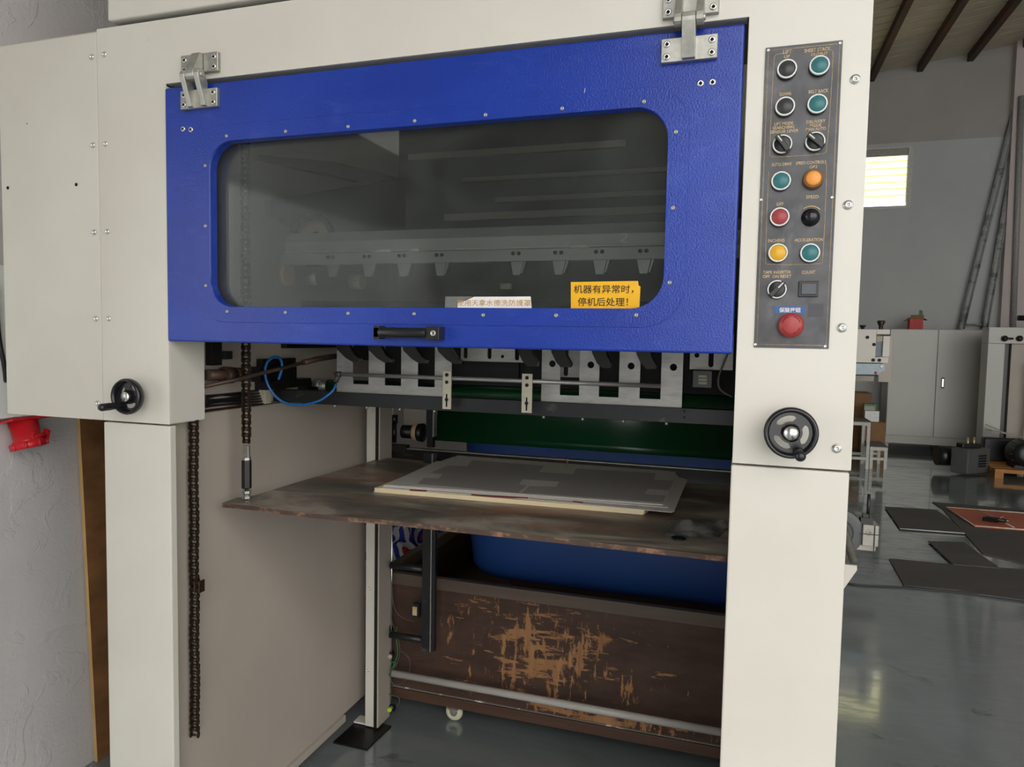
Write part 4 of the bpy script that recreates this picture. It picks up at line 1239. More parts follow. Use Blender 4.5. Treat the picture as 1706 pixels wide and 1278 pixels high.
for px in (555, 615, 673, 735, 862, 932, 1000, 1073):
    q = fp(px, 437, YG + 0.01); m = MB(); w1, w2 = 0.016, 0.009
    m.prism([(q.x - w1, YG + 0.005, 1.563), (q.x + w1, YG + 0.005, 1.563), (q.x + w2, YG + 0.005, 1.530), (q.x - w2, YG + 0.005, 1.530)], (0, 0.012, 0))
    m.prism([(q.x + w1 + 0.002, YG + 0.002, 1.563), (q.x + w1 + 0.008, YG + 0.002, 1.563), (q.x + w2 + 0.006, YG + 0.002, 1.533), (q.x + w2 + 0.002, YG + 0.002, 1.533)], (0, 0.02, 0))
    g_ = obj('gripper_finger', m, 'cast', gb, 0.0006, 1)
    for dx in (-0.008, 0.006):
        link('strip_screw', BOLT_S, (q.x + dx, YG, 1.580), gb)
text('lettering', '2', fp(1040, 399, YG + 0.012).x, 1.612, YG + 0.0112, 0.018, 0.021, M['chalk'], gb, rot=-0.2)
# gear disc with chain at the left end
q = fp(513, 398, 0.46)
m = MB(); m.lathe((q.x, 0.50, q.z), (0, -1, 0), [(0.056, 0), (0.056, 0.01), (0.026, 0.012), (0.026, 0.0)], 36); obj('cream_disc', m, 'cream_gear', MX)
m = MB(); 
for i in range(26):
    t = 2 * pi * i / 26; m.cyl((q.x + 0.068 * cos(t), 0.47, q.z + 0.068 * sin(t)), (q.x + 0.068 * cos(t), 0.50, q.z + 0.068 * sin(t)), 0.0085, 8)
m.lathe((q.x, 0.49, q.z), (0, -1, 0), [(0.058, 0), (0.072, 0), (0.072, 0.006), (0.058, 0.006)], 30)
obj('sprocket_chain', m, 'dark', MX)
m = MB(); m.prism([wp(x, y, -1.24) for x, y in ((450, 333), (560, 316), (676, 298), (676, 392), (520, 396), (468, 364), (455, 356))], (-0.02, 0, 0)); obj('inner_gusset', m, simple('dark_gusset', rgb(34, 38, 44), 0.4), MX)
m = MB(); m.prism([wp(x, y, -1.235) for x, y in ((430, 258), (560, 270), (640, 290), (676, 300), (600, 303), (540, 290), (440, 268))], (-0.02, 0, 0)); obj('inner_arm', m, simple('dark_arm', rgb(50, 52, 54), 0.5), MX)
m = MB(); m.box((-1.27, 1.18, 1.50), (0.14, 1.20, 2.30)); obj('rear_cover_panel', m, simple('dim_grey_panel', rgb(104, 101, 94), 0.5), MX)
for (xa_, xb_, yy_, hh, Y) in ((680, 1040, 262, 0.011, 1.10), (770, 1110, 300, .007, 1.05), (825, 1110, 333, 0.008, 1.0), (740, 1110, 362, .010, .80)):
    A, B = fp(xa_, yy_, Y), fp(xb_, yy_ - 20, Y); m = MB(); m.box((A.x, Y, A.z - hh), (B.x, Y + 0.02, A.z + hh)); obj('inner_cross_bar', m, 'inner_grey', MX)
m = MB(); m.box((-1.27, 0.80, 1.30), (0.14, 0.82, 1.48)); m.box((-1.2, 0.45, 1.44), (0.14, 0.47, 1.475)); obj('lower_baffle', m, 'dark', MX)
for (x_, y_, w_, h_, mt, Y) in ((523, 463, .018, .022, 'steel', .42), (595, 470, .018, .02, 'zinc_old', .5), (478, 458, .007, .03, 'cream_gear', .40), (843, 477, .014, .008, 'zinc_old', .5)):
    q = fp(x_, y_, Y); m = MB(); m.cyl((q.x - w_, Y, q.z), (q.x + w_, Y, q.z), h_, 20); obj('small_roller', m, mt, MX)

# parts on the right outer side, seen past the leg
m = MB(); A = fp(1410, 941, 0.9)
m.prism([fp(1400, 940, 0.9), fp(1428, 943, 0.9), fp(1428, 950, 0.9), fp(1407, 980, 0.9), fp(1400, 990, 0.9)], (0, 0.01, 0)); 
q = fp(1400, 940, 0.9); m.box((0.17, 0.9, q.z - 0.06), (q.x + 0.002, 0.91, q.z)); obj('side_bracket', m, 'cream', MX, 0.001)
YM = 1.5
m = MB()
A = fp(1400, 890, YM); m.lathe((A.x - 0.01, YM - 0.02, A.z + 0.01), (0, -1, 0), [(0, -0.1), (0.085, -0.1), (0.085, 0.0), (0.05, 0.004), (0.048, 0.0), (0, 0.0)], 28)
P0, P1 = fp(1436, 871, YM), fp(1460, 917, YM)
m.mat(1).box((P0.x, YM - 0.03, P1.z + 0.02), (P1.x, YM + 0.05, P0.z)); m.box((fp(1424, 900, YM).x, YM - 0.02, P1.z), (P1.x - 0.006, YM + 0.04, P1.z + 0.02)); 
mo = obj('side_motor', m, ['comp', 'pump'], MX, 0.003)
m = MB(); q = fp(1446, 860, YM); m.cyl((q.x, YM, q.z - 0.01), (q.x, YM, fp(1446, 823, YM).z), 0.0055, 10); m.box((q.x - 0.025, YM - 0.02, P0.z), (q.x + 0.015, YM + 0.02, P0.z + 0.022))
m.box((q.x - 0.018, YM - 0.015, P0.z + 0.02), (q.x + 0.0, YM + 0.015, P0.z + 0.035)); obj('motor_lever', m, 'black', mo)
m = MB(); q = fp(1449, 890, YM - 0.032); m.box((q.x - 0.03, YM - 0.033, q.z - 0.002), (P1.x + 0.001, YM - 0.029, q.z)); m.box((q.x + 0.014, YM - 0.033, P1.z), (q.x + 0.017, YM - 0.029, P0.z)); obj('motor_straps', m, 'dark', mo)
m = MB(); m.box((0.16, YM, P1.z + 0.005), (P0.x, YM + 0.03, P1.z + 0.03)); obj('motor_arm', m, 'dark', mo)
m = MB()
p0, p1 = fp(1405, 880, 1.0), fp(1424, 938, 0.93)
pts = [p0 + (p1 - p0) * t for t in [i / 40 for i in range(41)]]
m.tube(pts, 0.010, 10)
for i in range(0, 41, 2):
    d = (p1 - p0).normalized(); m.cyl(pts[i] - d * 0.0012, pts[i] + d * 0.0012, 0.0128, 10)
obj('ribbed_hose', m, 'rubber', MX)

# ------------------------------------------------------------------ lift table with its load
tp = [(370, 838), (395, 828.5), (412, 829), (500, 802), (560, 785), (622, 767), (632, 762), (655, 763), (1000, 797), (1260, 812), (1270, 930), (1208, 927), (1050, 910), (905, 894), (760, 879), (640, 866), (560, 860), (470, 850), (420, 843)]
T = [at(x, y, 2, ZTAB) for x, y in tp]
m = MB(); m.prism([(p.x, p.y, ZTAB) for p in T], (0, 0, -0.011))
for f in m.bm.faces:
    if abs(f.normal.z) < 0.5 and max(abs(v.co.z - ZTAB) for v in f.verts) > 0.005 and min(abs(v.co.z - ZTAB) for v in f.verts) < 0.001: f.material_index = 1
lt = obj('lift_table', m, ['table', 'table_edge'])
tag(lt, 'dark stained lift table board hanging from the chain inside the machine', 'table')
lt['category'] = 'table'


def cp4(x, y): return (600 + x / 2.752, 740 + y / 2.752)


# bottom pack: thin boards one on another
zb = ZTAB + 0.0006
NB = 8; TH = 0.0014
base = [(624, 820.5), (1073, 858.5), (1079, 855), (1100, 812), (1108, 795), (800, 768), (757, 766)]
rnd = random.Random(5)
B0 = [at(x, y, 2, ZTAB) for x, y in base]
for i in range(NB):
    dx, dy = rnd.uniform(-0.0012, 0.0012), rnd.uniform(-0.001, 0.001)
    if i == 0: dx -= 0.004
    z = zb + i * (TH + 0.0001)
    m = MB(); m.prism([(p.x + dx, p.y + dy, z) for p in B0], (0, 0, TH))
    o = obj('cardboard_sheet', m, 'board')
    tag(o, 'pale buff board sheet in the lowest flush pile on the lift table', 'sheet', 'buff boards in the flush lowest pile')
z = zb + NB * (TH + 0.0001) + 0.0003


def sheet(px, zz, lab, sag=0.0, mat='board_top', th=0.0011):
    P = [at(*cp4(x, y), 2, zz + th) for x, y in px]
    m = MB(); m.mat(0).prism([(p.x, p.y, zz) for p in P], (0, 0, th))
    for f in m.bm.faces:
        if abs(f.normal.z) < 0.5: pass
    o = obj('printed_board_sheet', m, [mat])
    tag(o, lab, 'sheet')
    return o, P


s2, _ = sheet([(92, 200), (330, 90), (470, 55), (1450, 148), (1502, 163), (1478, 215), (1440, 308), (1425, 312), (700, 245)], z, 'grey sheet with crimson marks, widest of the loose sheets, sticking out at the right')
rm = MB()
for (a1, b1, a2, b2) in ((228, 207.5, 305, 214), (510, 228, 560, 236), (560, 233, 770, 247), (975, 259, 1022, 267), (1228, 273, 1274, 282)):
    P = [at(*cp4(x, y), 2, z + 0.0012) for x, y in ((a1, b1), (a2, b2 - 3), (a2, b2 + 3), (a1, b1 + 6))]
    rm.prism([(p.x, p.y, z + 0.0011) for p in P], (0, 0, 0.0002))
obj('crimson_mark', rm, 'red_print', s2)
z += 0.0016
s3, _ = sheet([(104, 193), (345, 88), (362, 80), (455, 50), (1440, 130), (1462, 150), (1410, 290), (700, 236)], z, 'plain grey sheet just beneath the top patterned sheet')
z += 0.0016
s4, _ = sheet([(108, 190), (350, 78), (385, 77), (400, 66), (430, 66), (1448, 126), (1396, 276), (1385, 279)], z, 'thin pale sheet with stepped back left corner under the top sheet')
z += 0.0016
s5, _ = sheet([(112, 186), (392, 92), (450, 48), (1000, 85), (1414, 114), (1418, 124), (1448, 126), (1392, 270), (1384, 276), (700, 226)], z, 'topmost loose sheet with a darker grey printed area and pale tabs')
zz = z + 0.0013
dp = [(515, 73), (843, 99), (820, 128), (975, 138), (992, 112), (1355, 133), (1348, 163), (1436, 168), (1416, 212), (1318, 205), (1306, 229), (1402, 236), (1388, 268), (740, 224), (776, 192), (900, 195), (912, 173), (745, 161), (728, 184), (765, 190), (724, 224), (262, 182), (292, 155), (360, 157), (378, 138), (318, 132), (402, 98), (488, 102)]
m = MB(); P = [at(*cp4(x, y), 2, zz) for x, y in dp]; m.prism([(p.x, p.y, zz - 0.0001) for p in P], (0, 0, 0.0002))
obj('printed_area', m, 'board_print', s5)

# crumpled film on the table
m = MB(); rnd = random.Random(11)
corn = [at(x, y, 2, ZTAB) for x, y in ((1105, 872), (1150, 860), (1212, 850), (1214, 890), (1160, 892))]
NU, NV = 26, 16; grid = []
import mathutils
for j in range(NV + 1):
    row = []
    for i in range(NU + 1):
        u, v = i / NU, j / NV
        a_ = at(1112 + 96 * u + 8 * sin(v * 5), 868 + 24 * u * 0.1 + 26 * v, 2, ZTAB)
        n_ = 1.3 * mathutils.noise.noise(Vector((a_.x * 26, a_.y * 34, 1.0))) + 0.6 * mathutils.noise.noise(Vector((a_.x * 60, a_.y * 60, 3.0)))
        e_ = min(u, 1 - u, v, 1 - v) * 6
        row.append(m.bm.verts.new((a_.x, a_.y, ZTAB + 0.0012 + max(0, n_ + 0.15) * 0.022 * min(1, e_))))
    grid.append(row)
for j in range(NV):
    for i in range(NU):
        if (i + j * 3) % 29 == 0 and (j in (0, NV - 1)): continue
        m.bm.faces.new([grid[j][i], grid[j][i + 1], grid[j + 1][i + 1], grid[j + 1][i]])
fo = obj('plastic_film', m, 'film')
tag(fo, 'crumpled clear plastic film lying on the right end of the lift table', 'plastic film')
m = MB(); q = at(1140, 899, 2, ZTAB)
m.prism([at(x, y, 2, ZTAB + 0.001) for x, y in ((1118, 896), (1126, 894), (1138, 896), (1143, 899), (1136, 902), (1124, 901))], (0, 0, 0.003))
o = obj('black_scrap', m, 'gloss_black'); tag(o, 'small black plastic scrap near the front edge of the lift table', 'scrap')

# ------------------------------------------------------------------ wooden crate trolley with tub
CR = thing('crate_trolley', 'large wheeled brown plywood crate with peeling face under the lift table', 'crate', (-0.55, 1.35, 0))
ZC0, ZC1 = 0.074, 0.525
CX0, CX1 = -1.245, 0.13
m = MB(); m.box((CX0, 1.0, ZC0 + 0.03), (CX1, 1.015, ZC1 - 0.04)); obj('front_panel', m, 'crate', CR)
m = MB(); m.box((CX0, 0.996, ZC1 - 0.042), (CX1, 1.022, ZC1)); obj('top_rail', m, 'wood_frame', CR, 0.002)
m = MB(); m.box((CX0, 0.994, ZC0 - 0.012), (CX1, 1.02, ZC0 + 0.024)); obj('bottom_rail', m, 'wood_dark', CR, 0.002)
m = MB(); m.box((CX0, 0.997, ZC0 + 0.026), (CX1, 1.0, ZC0 + 0.031)); obj('metal_edge', m, m_rust('torn_white_edge', rgb(128, 120, 110), rgb(235, 230, 225), 0.6, 0.56, 0.6, 14, 0.1), CR)
m = MB(); m.box((CX0, 1.02, ZC0), (CX0 + 0.015, 2.0, ZC1 - 0.04)); obj('side_panel', m, 'crate', CR)
m = MB(); m.box((CX0 - 0.004, 1.022, ZC1 - 0.042), (CX0 + 0.03, 2.0, ZC1)); obj('top_rail', m, 'wood_frame', CR, 0.002)
m = MB(); m.box((CX1 - 0.015, 1.02, ZC0), (CX1, 2.0, ZC1 - 0.04)); obj('side_panel', m, 'crate', CR)
m = MB(); m.box((CX0, 1.985, ZC0), (CX1, 2.0, ZC1)); obj('back_panel', m, 'crate', CR)
m = MB(); m.box((CX0, 1.0, ZC0 - 0.012), (CX1, 2.0, ZC0)); m.box((CX0 + 0.02, 1.03, 0.30), (CX1 - 0.02, 1.98, 0.32)); obj('bottom_board', m, 'wood_dark', CR)
for cx, cy in ((-0.952, 1.03), (0.02, 1.03), (-0.952, 1.9), (0.02, 1.9)):
    cs = MB(); cs.box((cx - 0.02, cy - 0.02, 0.046), (cx + 0.02, cy + 0.02, 0.049))
    for dy in (-0.014, 0.012): cs.prism([(cx - 0.016, cy + dy, 0.046), (cx + 0.016, cy + dy, 0.046), (cx + 0.007, cy + dy, 0.024), (cx - 0.007, cy + dy, 0.024)], (0, 0.002, 0))
    cs.cyl((cx, cy - 0.019, 0.032), (cx, cy + 0.016, 0.032), 0.006, 6)
    co = obj('caster', cs, 'cast', CR)
    wm = MB(); wm.lathe((cx, cy - 0.011, 0.032), (0, 1, 0), [(0.014, 0), (0.020, -0.0005), (0.026, 0), (0.030, 0.003), (0.032, 0.008), (0.032, 0.014), (0.030, 0.019), (0.014, 0.022)], 32)
    obj('wheel', wm, 'caster', co)
# tub
TB = MB()
cxm, cym = -0.40, 1.62
NPH = 48
prof = [(0.30, 0.0), (0.84, 0.0), (0.915, 0.012), (0.945, 0.04), (0.955, 0.10), (0.975, 0.25), (1.0, 0.60), (1.015, 0.70), (1.04, 0.705), (1.04, 0.72), (1.0, 0.72), (0.97, 0.60), (0.93, 0.05), (0.3, 0.02)]


def sup(t, a_, b_, e=7.0):
    c_, s_ = cos(t), sin(t)
    return a_ * abs(c_) ** (2 / e) * (1 if c_ >= 0 else -1), b_ * abs(s_) ** (2 / e) * (1 if s_ >= 0 else -1)


rings = []
ZB = 0.462
for r, hgt in prof:
    ring = []
    for i in range(NPH):
        x, y = sup(2 * pi * (i + 0.5) / NPH, 0.64, 0.44)
        ring.append(TB.bm.verts.new((cxm + x * r, cym + y * (r if r > 0.8 else 0.3), ZB + hgt)))
    rings.append(ring)
for A, B in zip(rings, rings[1:]):
    for i in range(NPH):
        f = TB.bm.faces.new([A[i], A[(i + 1) % NPH], B[(i + 1) % NPH], B[i]]); f.smooth = True
TB.bm.faces.new(list(reversed(rings[0]))); TB.bm.faces.new(rings[-1])
o = obj('plastic_tub', TB, 'tub'); tag(o, 'big blue plastic tub standing inside the wooden crate trolley', 'tub')
# packing inside crate that carries the tub
m = MB(); m.box((-0.85, 1.35, 0.321), (0.05, 1.95, ZB - 0.0005)); o = obj('packing_block', m, 'wood_dark', CR)

# ------------------------------------------------------------------ cloth bundle on a low metal stand, left behind
ST = thing('low_stand', 'low dark metal stand with pale blue-grey top carrying the striped cloth', 'stand', (-1.62, 1.95, 0))
m = MB(); m.box((-1.93, 1.35, 0.28), (-1.275, 2.6, 0.297)); obj('stand_top', m, simple('blue_grey_sheet', rgb(150, 168, 176), 0.4), ST)
m = MB(); m.box((-1.30, 1.35, 0.24), (-1.275, 2.6, 0.28)); m.box((-1.93, 1.35, 0.24), (-1.30, 1.37, 0.28)); obj('stand_frame', m, 'dark_rail', ST)
for sx, sy in ((-1.92, 1.51), (-1.29, 1.51), (-1.92, 2.58), (-1.29, 2.58)):
    m = MB(); m.box((sx - 0.008, sy, 0), (sx + 0.012, sy + 0.02, 0.24)); obj('leg', m, 'dark', ST)
m = MB(); NU, NV = 90, 90; grid = []
for j in range(NV + 1):
    row = []
    for i in range(NU + 1):
        u, v = i / NU * 2 - 1, j / NV * 2 - 1
        x, y = -1.60 + u * 0.325, 2.10 + v * 0.46
        rr = max(0.0, 1 - (abs(u) ** 3 + abs(v) ** 3))
        P = Vector((x * 8.5, y * 5.5, 0.4))
        n_ = 1 - abs(mathutils.noise.noise(P)) * 2.2
        n2 = 1 - abs(mathutils.noise.noise(P * 2.3)) * 2
        row.append(m.bm.verts.new((x + 0.03 * mathutils.noise.noise(P * 1.7), y, 0.300 + (rr ** 0.30) * (0.09 + 0.11 * n_ + 0.035 * n2))))
    grid.append(row)
for j in range(NV):
    for i in range(NU):
        f = m.bm.faces.new([grid[j][i], grid[j][i + 1], grid[j + 1][i + 1], grid[j + 1][i]]); f.smooth = True
m.bm.faces.new([grid[0][i] for i in range(NU, -1, -1)] + [grid[j][0] for j in range(1, NV + 1)] + [grid[NV][i] for i in range(1, NU + 1)] + [grid[j][NU] for j in range(NV - 1, 0, -1)])
o = obj('striped_cloth', m, 'stripes'); tag(o, 'crumpled red, white and blue striped cloth heaped behind the crate trolley', 'cloth')

# ------------------------------------------------------------------ left wall items
B0 = at(167, 1278, 0, -1.915); B1 = at(134, 697, 0, -1.925)
bx = [(-1.925, B0.y, 0.0), (-1.9, 1.35, 0.0), (-1.925, 1.35, 1.6)]
m = MB()
dY = (B1.y - B0.y) / (B1.z - B0.z)
y0 = B0.y + dY * (0 - B0.z); y1 = B0.y + dY * (1.15 - B0.z)
thk = 0.013
m._add([(-1.925 - thk, y0, 0.001), (-1.925, y0, 0.001), (-1.925, 1.3, 0.001), (-1.925 - thk, 1.3, 0.001), (-1.928 - thk, y1, 1.15), (-1.928, y1, 1.15), (-1.928, 1.3, 1.15), (-1.928 - thk, 1.3, 1.15)],
       [(0, 3, 2, 1), (4, 5, 6, 7), (1, 2, 6, 5), (2, 3, 7, 6), (3, 0, 4, 7)])
m.mat(1)
m._add([(-1.925 - thk, y0, 0.001), (-1.925, y0, 0.001), (-1.928, y1, 1.15), (-1.928 - thk, y1, 1.15)], [(0, 1, 2, 3)])
o = obj('plywood_board', m, ['ply', 'ply_edge']); tag(o, 'tall stained brown plywood board leaning on the white wall behind the left leg', 'board')
bb = thing('power_box', 'pale electrical box on the white wall at the left edge of the picture', 'electrical box', (XL + 0.03, 0.03, 1.14))
m = MB(); m.box((XL, -0.25, 1.14), (XL + 0.06, 0.245, 1.55)); obj('box_case', m, 'white', bb, 0.003)
m = MB(); q = at(3, 600, 0, XL + 0.07); m.tube(smoothp([(XL + 0.07, q.y - 0.012, 1.50), (XL + 0.075, q.y - 0.012, 1.36), (XL + 0.072, q.y + 0.006, 1.28), (XL + 0.062, q.y + 0.016, 1.24)], 2), 0.006, 8); obj('black_cable', m, 'black', bb)
so = thing('power_socket', 'red industrial power socket angled down under the pale wall box', 'socket', (XL + 0.04, 0.2, 1.13))
ctr = at(38, 702, 0, XL + 0.045); ax = Vector((0.25, 0.06, -1.0)).normalized()
m = MB(); m.rbox(ctr + Vector((0, 0, 0.004)), (0.075, 0.115, 0.007), ry=radians(-12)); obj('flange', m, 'socket', so, 0.002)
m = MB(); m.lathe(ctr, ax, [(0.0, -0.01), (0.036, -0.008), (0.034, 0.05), (0.037, 0.052), (0.037, 0.056)], 28); obj('barrel', m, 'socket', so)
m = MB(); m.lathe(ctr + ax * 0.056, ax, [(0.03, 0), (0.043, 0.0), (0.043, 0.019), (0.039, 0.021)], 28)
for i in range(8):
    a_ = ax.orthogonal().normalized(); b2 = ax.cross(a_); t = 2 * pi * i / 8
    p = ctr + ax * 0.058 + (a_ * cos(t) + b2 * sin(t)) * 0.043; m.cyl(p, p + ax * 0.018, 0.004, 8)
lid = obj('lid_ring', m, 'socket', so)
m = MB(); m.lathe(ctr + ax * 0.075, ax, [(0.039, 0), (0.036, 0.003), (0, 0.004)], 28); obj('lid_face', m, 'socket_grey', lid)
m = MB(); p = ctr + ax * 0.040 + Vector((0.034, 0.014, 0)); m.cyl(p + Vector((-0.004, -0.026, -0.004)), p + Vector((-0.004, 0.026, 0.002)), 0.007, 12); m.rbox(p + Vector((-0.006, -0.022, 0)), (0.02, 0.006, 0.03), ry=0.3); m.rbox(p + Vector((-0.006, 0.022, 0)), (0.02, 0.006, 0.03), ry=0.3); obj('lid_hinge', m, 'socket', lid)

# ------------------------------------------------------------------ background machine head on the right
Y2 = 5.0
SM = thing('bolted_machine', 'cream machine head with black bolts in front of the double cabinet', 'machine', (0.6, Y2 + 0.4, 0))
A, B = fp(1483, 549, Y2), fp(1479, 605, Y2)
m = MB(); m.box((0.2, Y2, B.z), (fp(1458, 600, Y2).x, Y2 + 0.5, A.z)); xs_ = fp(1458, 600, Y2).x + 0.0005; m.box((xs_, Y2, fp(1470, 557, Y2).z), (A.x, Y2 + 0.499, A.z)); m.box((xs_, Y2, B.z), (fp(1480, 600, Y2).x, Y2 + 0.499, fp(1470, 595, Y2).z))
m.box((0.21, Y2 + 0.1, 0.0), (0.80, Y2 + 0.9, B.z - 0.001)); obj('body', m, 'cream', SM, 0.003)
m = MB(); m.box((fp(1471, 580, Y2).x, Y2, fp(1471, 594, Y2).z), (fp(1482, 580, Y2).x, Y2 + 0.04, fp(1471, 560, Y2).z)); obj('end_bar', m, 'cream', SM)
m = MB(); m.box((fp(1459, 580, Y2).x, Y2 + 0.03, fp(1471, 594, Y2).z), (fp(1471, 580, Y2).x, Y2 + 0.1, fp(1471, 569, Y2).z)); obj('slide_block', m, simple('slate_steel', rgb(88, 94, 102), 0.4, 0.4), SM)
for px, py in ((1445, 562), (1456, 574), (1454.5, 600), (1465, 600)):
    link('bolt', BOLT, fp(px, py, Y2), SM, scale=(2.2, 1.5, 2.2))
m = MB(); P = [fp(x, y, Y2 + 0.02) for x, y in ((1380, 605), (1475, 606), (1475, 617), (1462, 624), (1380, 624))]; m.prism(P, (0, 0.2, 0)); bo = obj('lower_beam', m, 'pale_blue', SM, 0.002)
q = fp(1468.5, 610.5, Y2 + 0.02); m = MB(); m.lathe(q, (0, -1, 0), [(0.014, 0), (0.014, 0.004), (0.004, 0.005), (0, 0.003)], 16); obj('beam_nut', m, 'white', bo)
q = fp(1459, 621, Y2 + 0.02); m = MB(); m.lathe(q, (0, -1, 0), [(0.010, 0), (0.010, 0.004), (0, 0.005)], 16); obj('red_plug', m, 'btn_red', bo)
for px, hh, rr in ((1437, 7, 0.8), (1467.5, 15, 1.0)):
    q = fp(px, 548, Y2 + 0.1); hz = fp(px, 548 - hh, Y2 + 0.1).z; m = MB(); r_ = 0.019 * rr
    m.lathe((q.x, Y2 + 0.1, A.z), (0, 0, 1), [(r_ * 0.9, -0.005), (r_ * 0.8, (hz - q.z) * 0.4), (r_ * 1.5, (hz - q.z) * 0.75), (r_ * 1.5, hz - q.z), (0, hz - q.z)], 14); obj('adjusting_bolt', m, 'chain' if px > 1450 else 'dark', SM)
m = MB(); P0, P1 = fp(1473, 545, 5.6), fp(1484, 637, 5.6); m.box((fp(1458, 600, 5.6).x, 5.6, P1.z), (P1.x, 5.9, fp(1484, 560, 5.6).z)); m.box((0.8, 5.61, P1.z + 0.001), (fp(1458, 600, 5.6).x - 0.001, 5.89, P1.z + 0.2)); obj('rear_box', m, 'inner_grey', SM, 0.003)
m = MB(); q = fp(1461, 631, 5.3); m.box((q.x - 0.012, 5.3, q.z - 0.03), (q.x + 0.012, 5.33, q.z + 0.03)); m.box((0.8, 5.3, q.z + 0.02), (q.x, 5.33, q.z + 0.05)); obj('stop_pin', m, 'dark', SM)

# ------------------------------------------------------------------ cabinet
YCB = 9.15
CB = thing('storage_cabinet', 'tall light grey double-door steel cabinet against the back wall', 'cabinet', (2.33, YCB + 0.2, 0))
cx0, cxm_, cx1 = 1.79, 2.345, 2.85
zt_ = fp(1562, 549, YCB).z; zlo = 0.11
m = MB(); m.box((cx0, YCB + 0.02, zlo), (cx1, YCB + 0.45, zt_)); m.box((cx0, YCB, zlo - 0.01), (cx1, YCB + 0.02, zlo + 0.09)); obj('body', m, 'cabinet', CB, 0.004)
for xa_, xb_ in ((cx0 + 0.004, cxm_ - 0.004), (cxm_ + 0.004, cx1 - 0.004)):
    m = MB(); m.box((xa_, YCB, zlo + 0.10), (xb_, YCB + 0.02, zt_ - 0.004)); dd = obj('cabinet_door', m, 'cabinet', CB, 0.003)
q = fp(1570.5, 638, YCB); m = MB(); m.box((q.x - 0.018, YCB - 0.006, q.z - 0.07), (q.x + 0.018, YCB, q.z + 0.07)); m.mat(1).box((q.x - 0.009, YCB - 0.010, q.z - 0.05), (q.x + 0.009, YCB - 0.006, q.z + 0.05)); obj('lock_handle', m, ['black', 'chrome'], dd)
for sx in (cx0 + 0.03, cx1 - 0.03):
    m = MB(); m.box((sx - 0.02, YCB + 0.04, 0), (sx + 0.02, YCB + 0.08, zlo)); obj('foot', m, 'cabinet', CB)
# red carton with plant on the cabinet
q0, q1 = fp(1514, 548, YCB + 0.15), fp(1536, 548, YCB + 0.15)
rc = thing('red_carton', 'small open red carton with green leaves on top of the cabinet', 'box', ((q0.x + q1.x) / 2, YCB + 0.2, zt_))
m = MB(); zz_ = zt_ + 0.14; m.box((q0.x, YCB + 0.10, zt_), (q1.x, YCB + 0.26, zz_)); obj('carton_body', m, 'box_red', rc)
m = MB(); m.rbox((q0.x - 0.02, YCB + 0.18, zz_ - 0.01), (0.07, 0.15, 0.004), ry=radians(-40)); m.rbox((q1.x + 0.02, YCB + 0.18, zz_ + 0.0), (0.07, 0.15, 0.004), ry=radians(30)); m.rbox(((q0.x + q1.x) / 2, YCB + 0.08, zz_ + 0.02), (q1.x - q0.x, 0.004, 0.06), rx=0.5); obj('carton_flap', m, 'card', rc)
m = MB()
for i in range(5):
    x = q1.x - 0.03 + 0.006 * i; m.prism([(x - 0.012, YCB + 0.18 + 0.006 * i, zz_ - 0.05), (x + 0.012, YCB + 0.18 + 0.006 * i, zz_ - 0.05), (x + 0.018, YCB + 0.18 + 0.006 * i, zz_ + 0.08), (x + 0.004 * i - 0.006, YCB + 0.18 + 0.006 * i, zz_ + 0.12)], (0, 0.003, 0))
obj('leaf', m, 'leaf', rc)


# ------------------------------------------------------------------ stools
def stool(x0, x1, y0, y1, hgt, label, rail_z):
    t = thing('frame_stool', label, 'stool', ((x0 + x1) / 2, (y0 + y1) / 2, 0))
    w_ = 0.032
    m = MB(); m.box((x0 - 0.004, y0 - 0.004, hgt - 0.012), (x1 + 0.004, y1 + 0.004, hgt)); obj('seat', m, 'stool_top', t, 0.002)
    m = MB()
    m.box((x0, y0, hgt - 0.05), (x1, y0 + 0.02, hgt - 0.012)); m.box((x0, y1 - 0.02, hgt - 0.05), (x1, y1, hgt - 0.012))
    m.box((x0, y0 + 0.02, hgt - 0.05), (x0 + 0.02, y1 - 0.02, hgt - 0.012)); m.box((x1 - 0.02, y0 + 0.02, hgt - 0.05), (x1, y1 - 0.02, hgt - 0.012))
    obj('apron', m, 'stool', t)
    for sx in (x0, x1 - w_):
        for sy in (y0, y1 - w_):
            m = MB(); m.box((sx, sy, 0), (sx + w_, sy + w_, hgt - 0.05)); obj('leg', m, 'stool', t)
    for sy in (y0 + 0.004, y1 - 0.028):
        m = MB(); m.box((x0 + w_, sy, rail_z), (x1 - w_, sy + 0.024, rail_z + 0.03)); obj('stretcher', m, 'stool', t)


s1 = at(1441, 779, 2, 0.0)
stool(0.70, s1.x + 0.02, 7.45, 7.85, fp(1445, 702, 7.45).z, 'taller white framed stool with dark top, left of the lower stool', 0.10)
s2_ = at(1472, 781, 2, 0.0); s3_ = at(1446, 775, 2, 0.0)
stool(s1.x + 0.035, s2_.x + 0.02, 7.50, 7.95, fp(1475, 744, 7.5).z, 'low white framed stool with dark top beside the cabinet', 0.10)
# cartons behind
def carton(name, lab, cat, a_, b_, Y, dep, zb_, mat, top=None):
    A, B = fp(a_[0], a_[1], Y), fp(b_[0], b_[1], Y)
    z0 = zb_ if zb_ is not None else B.z
    m = MB(); m.box((A.x, Y, z0), (B.x, Y + dep, A.z))
    o = obj(name, m, mat, None, 0.003, 1); tag(o, lab, cat); return A.z


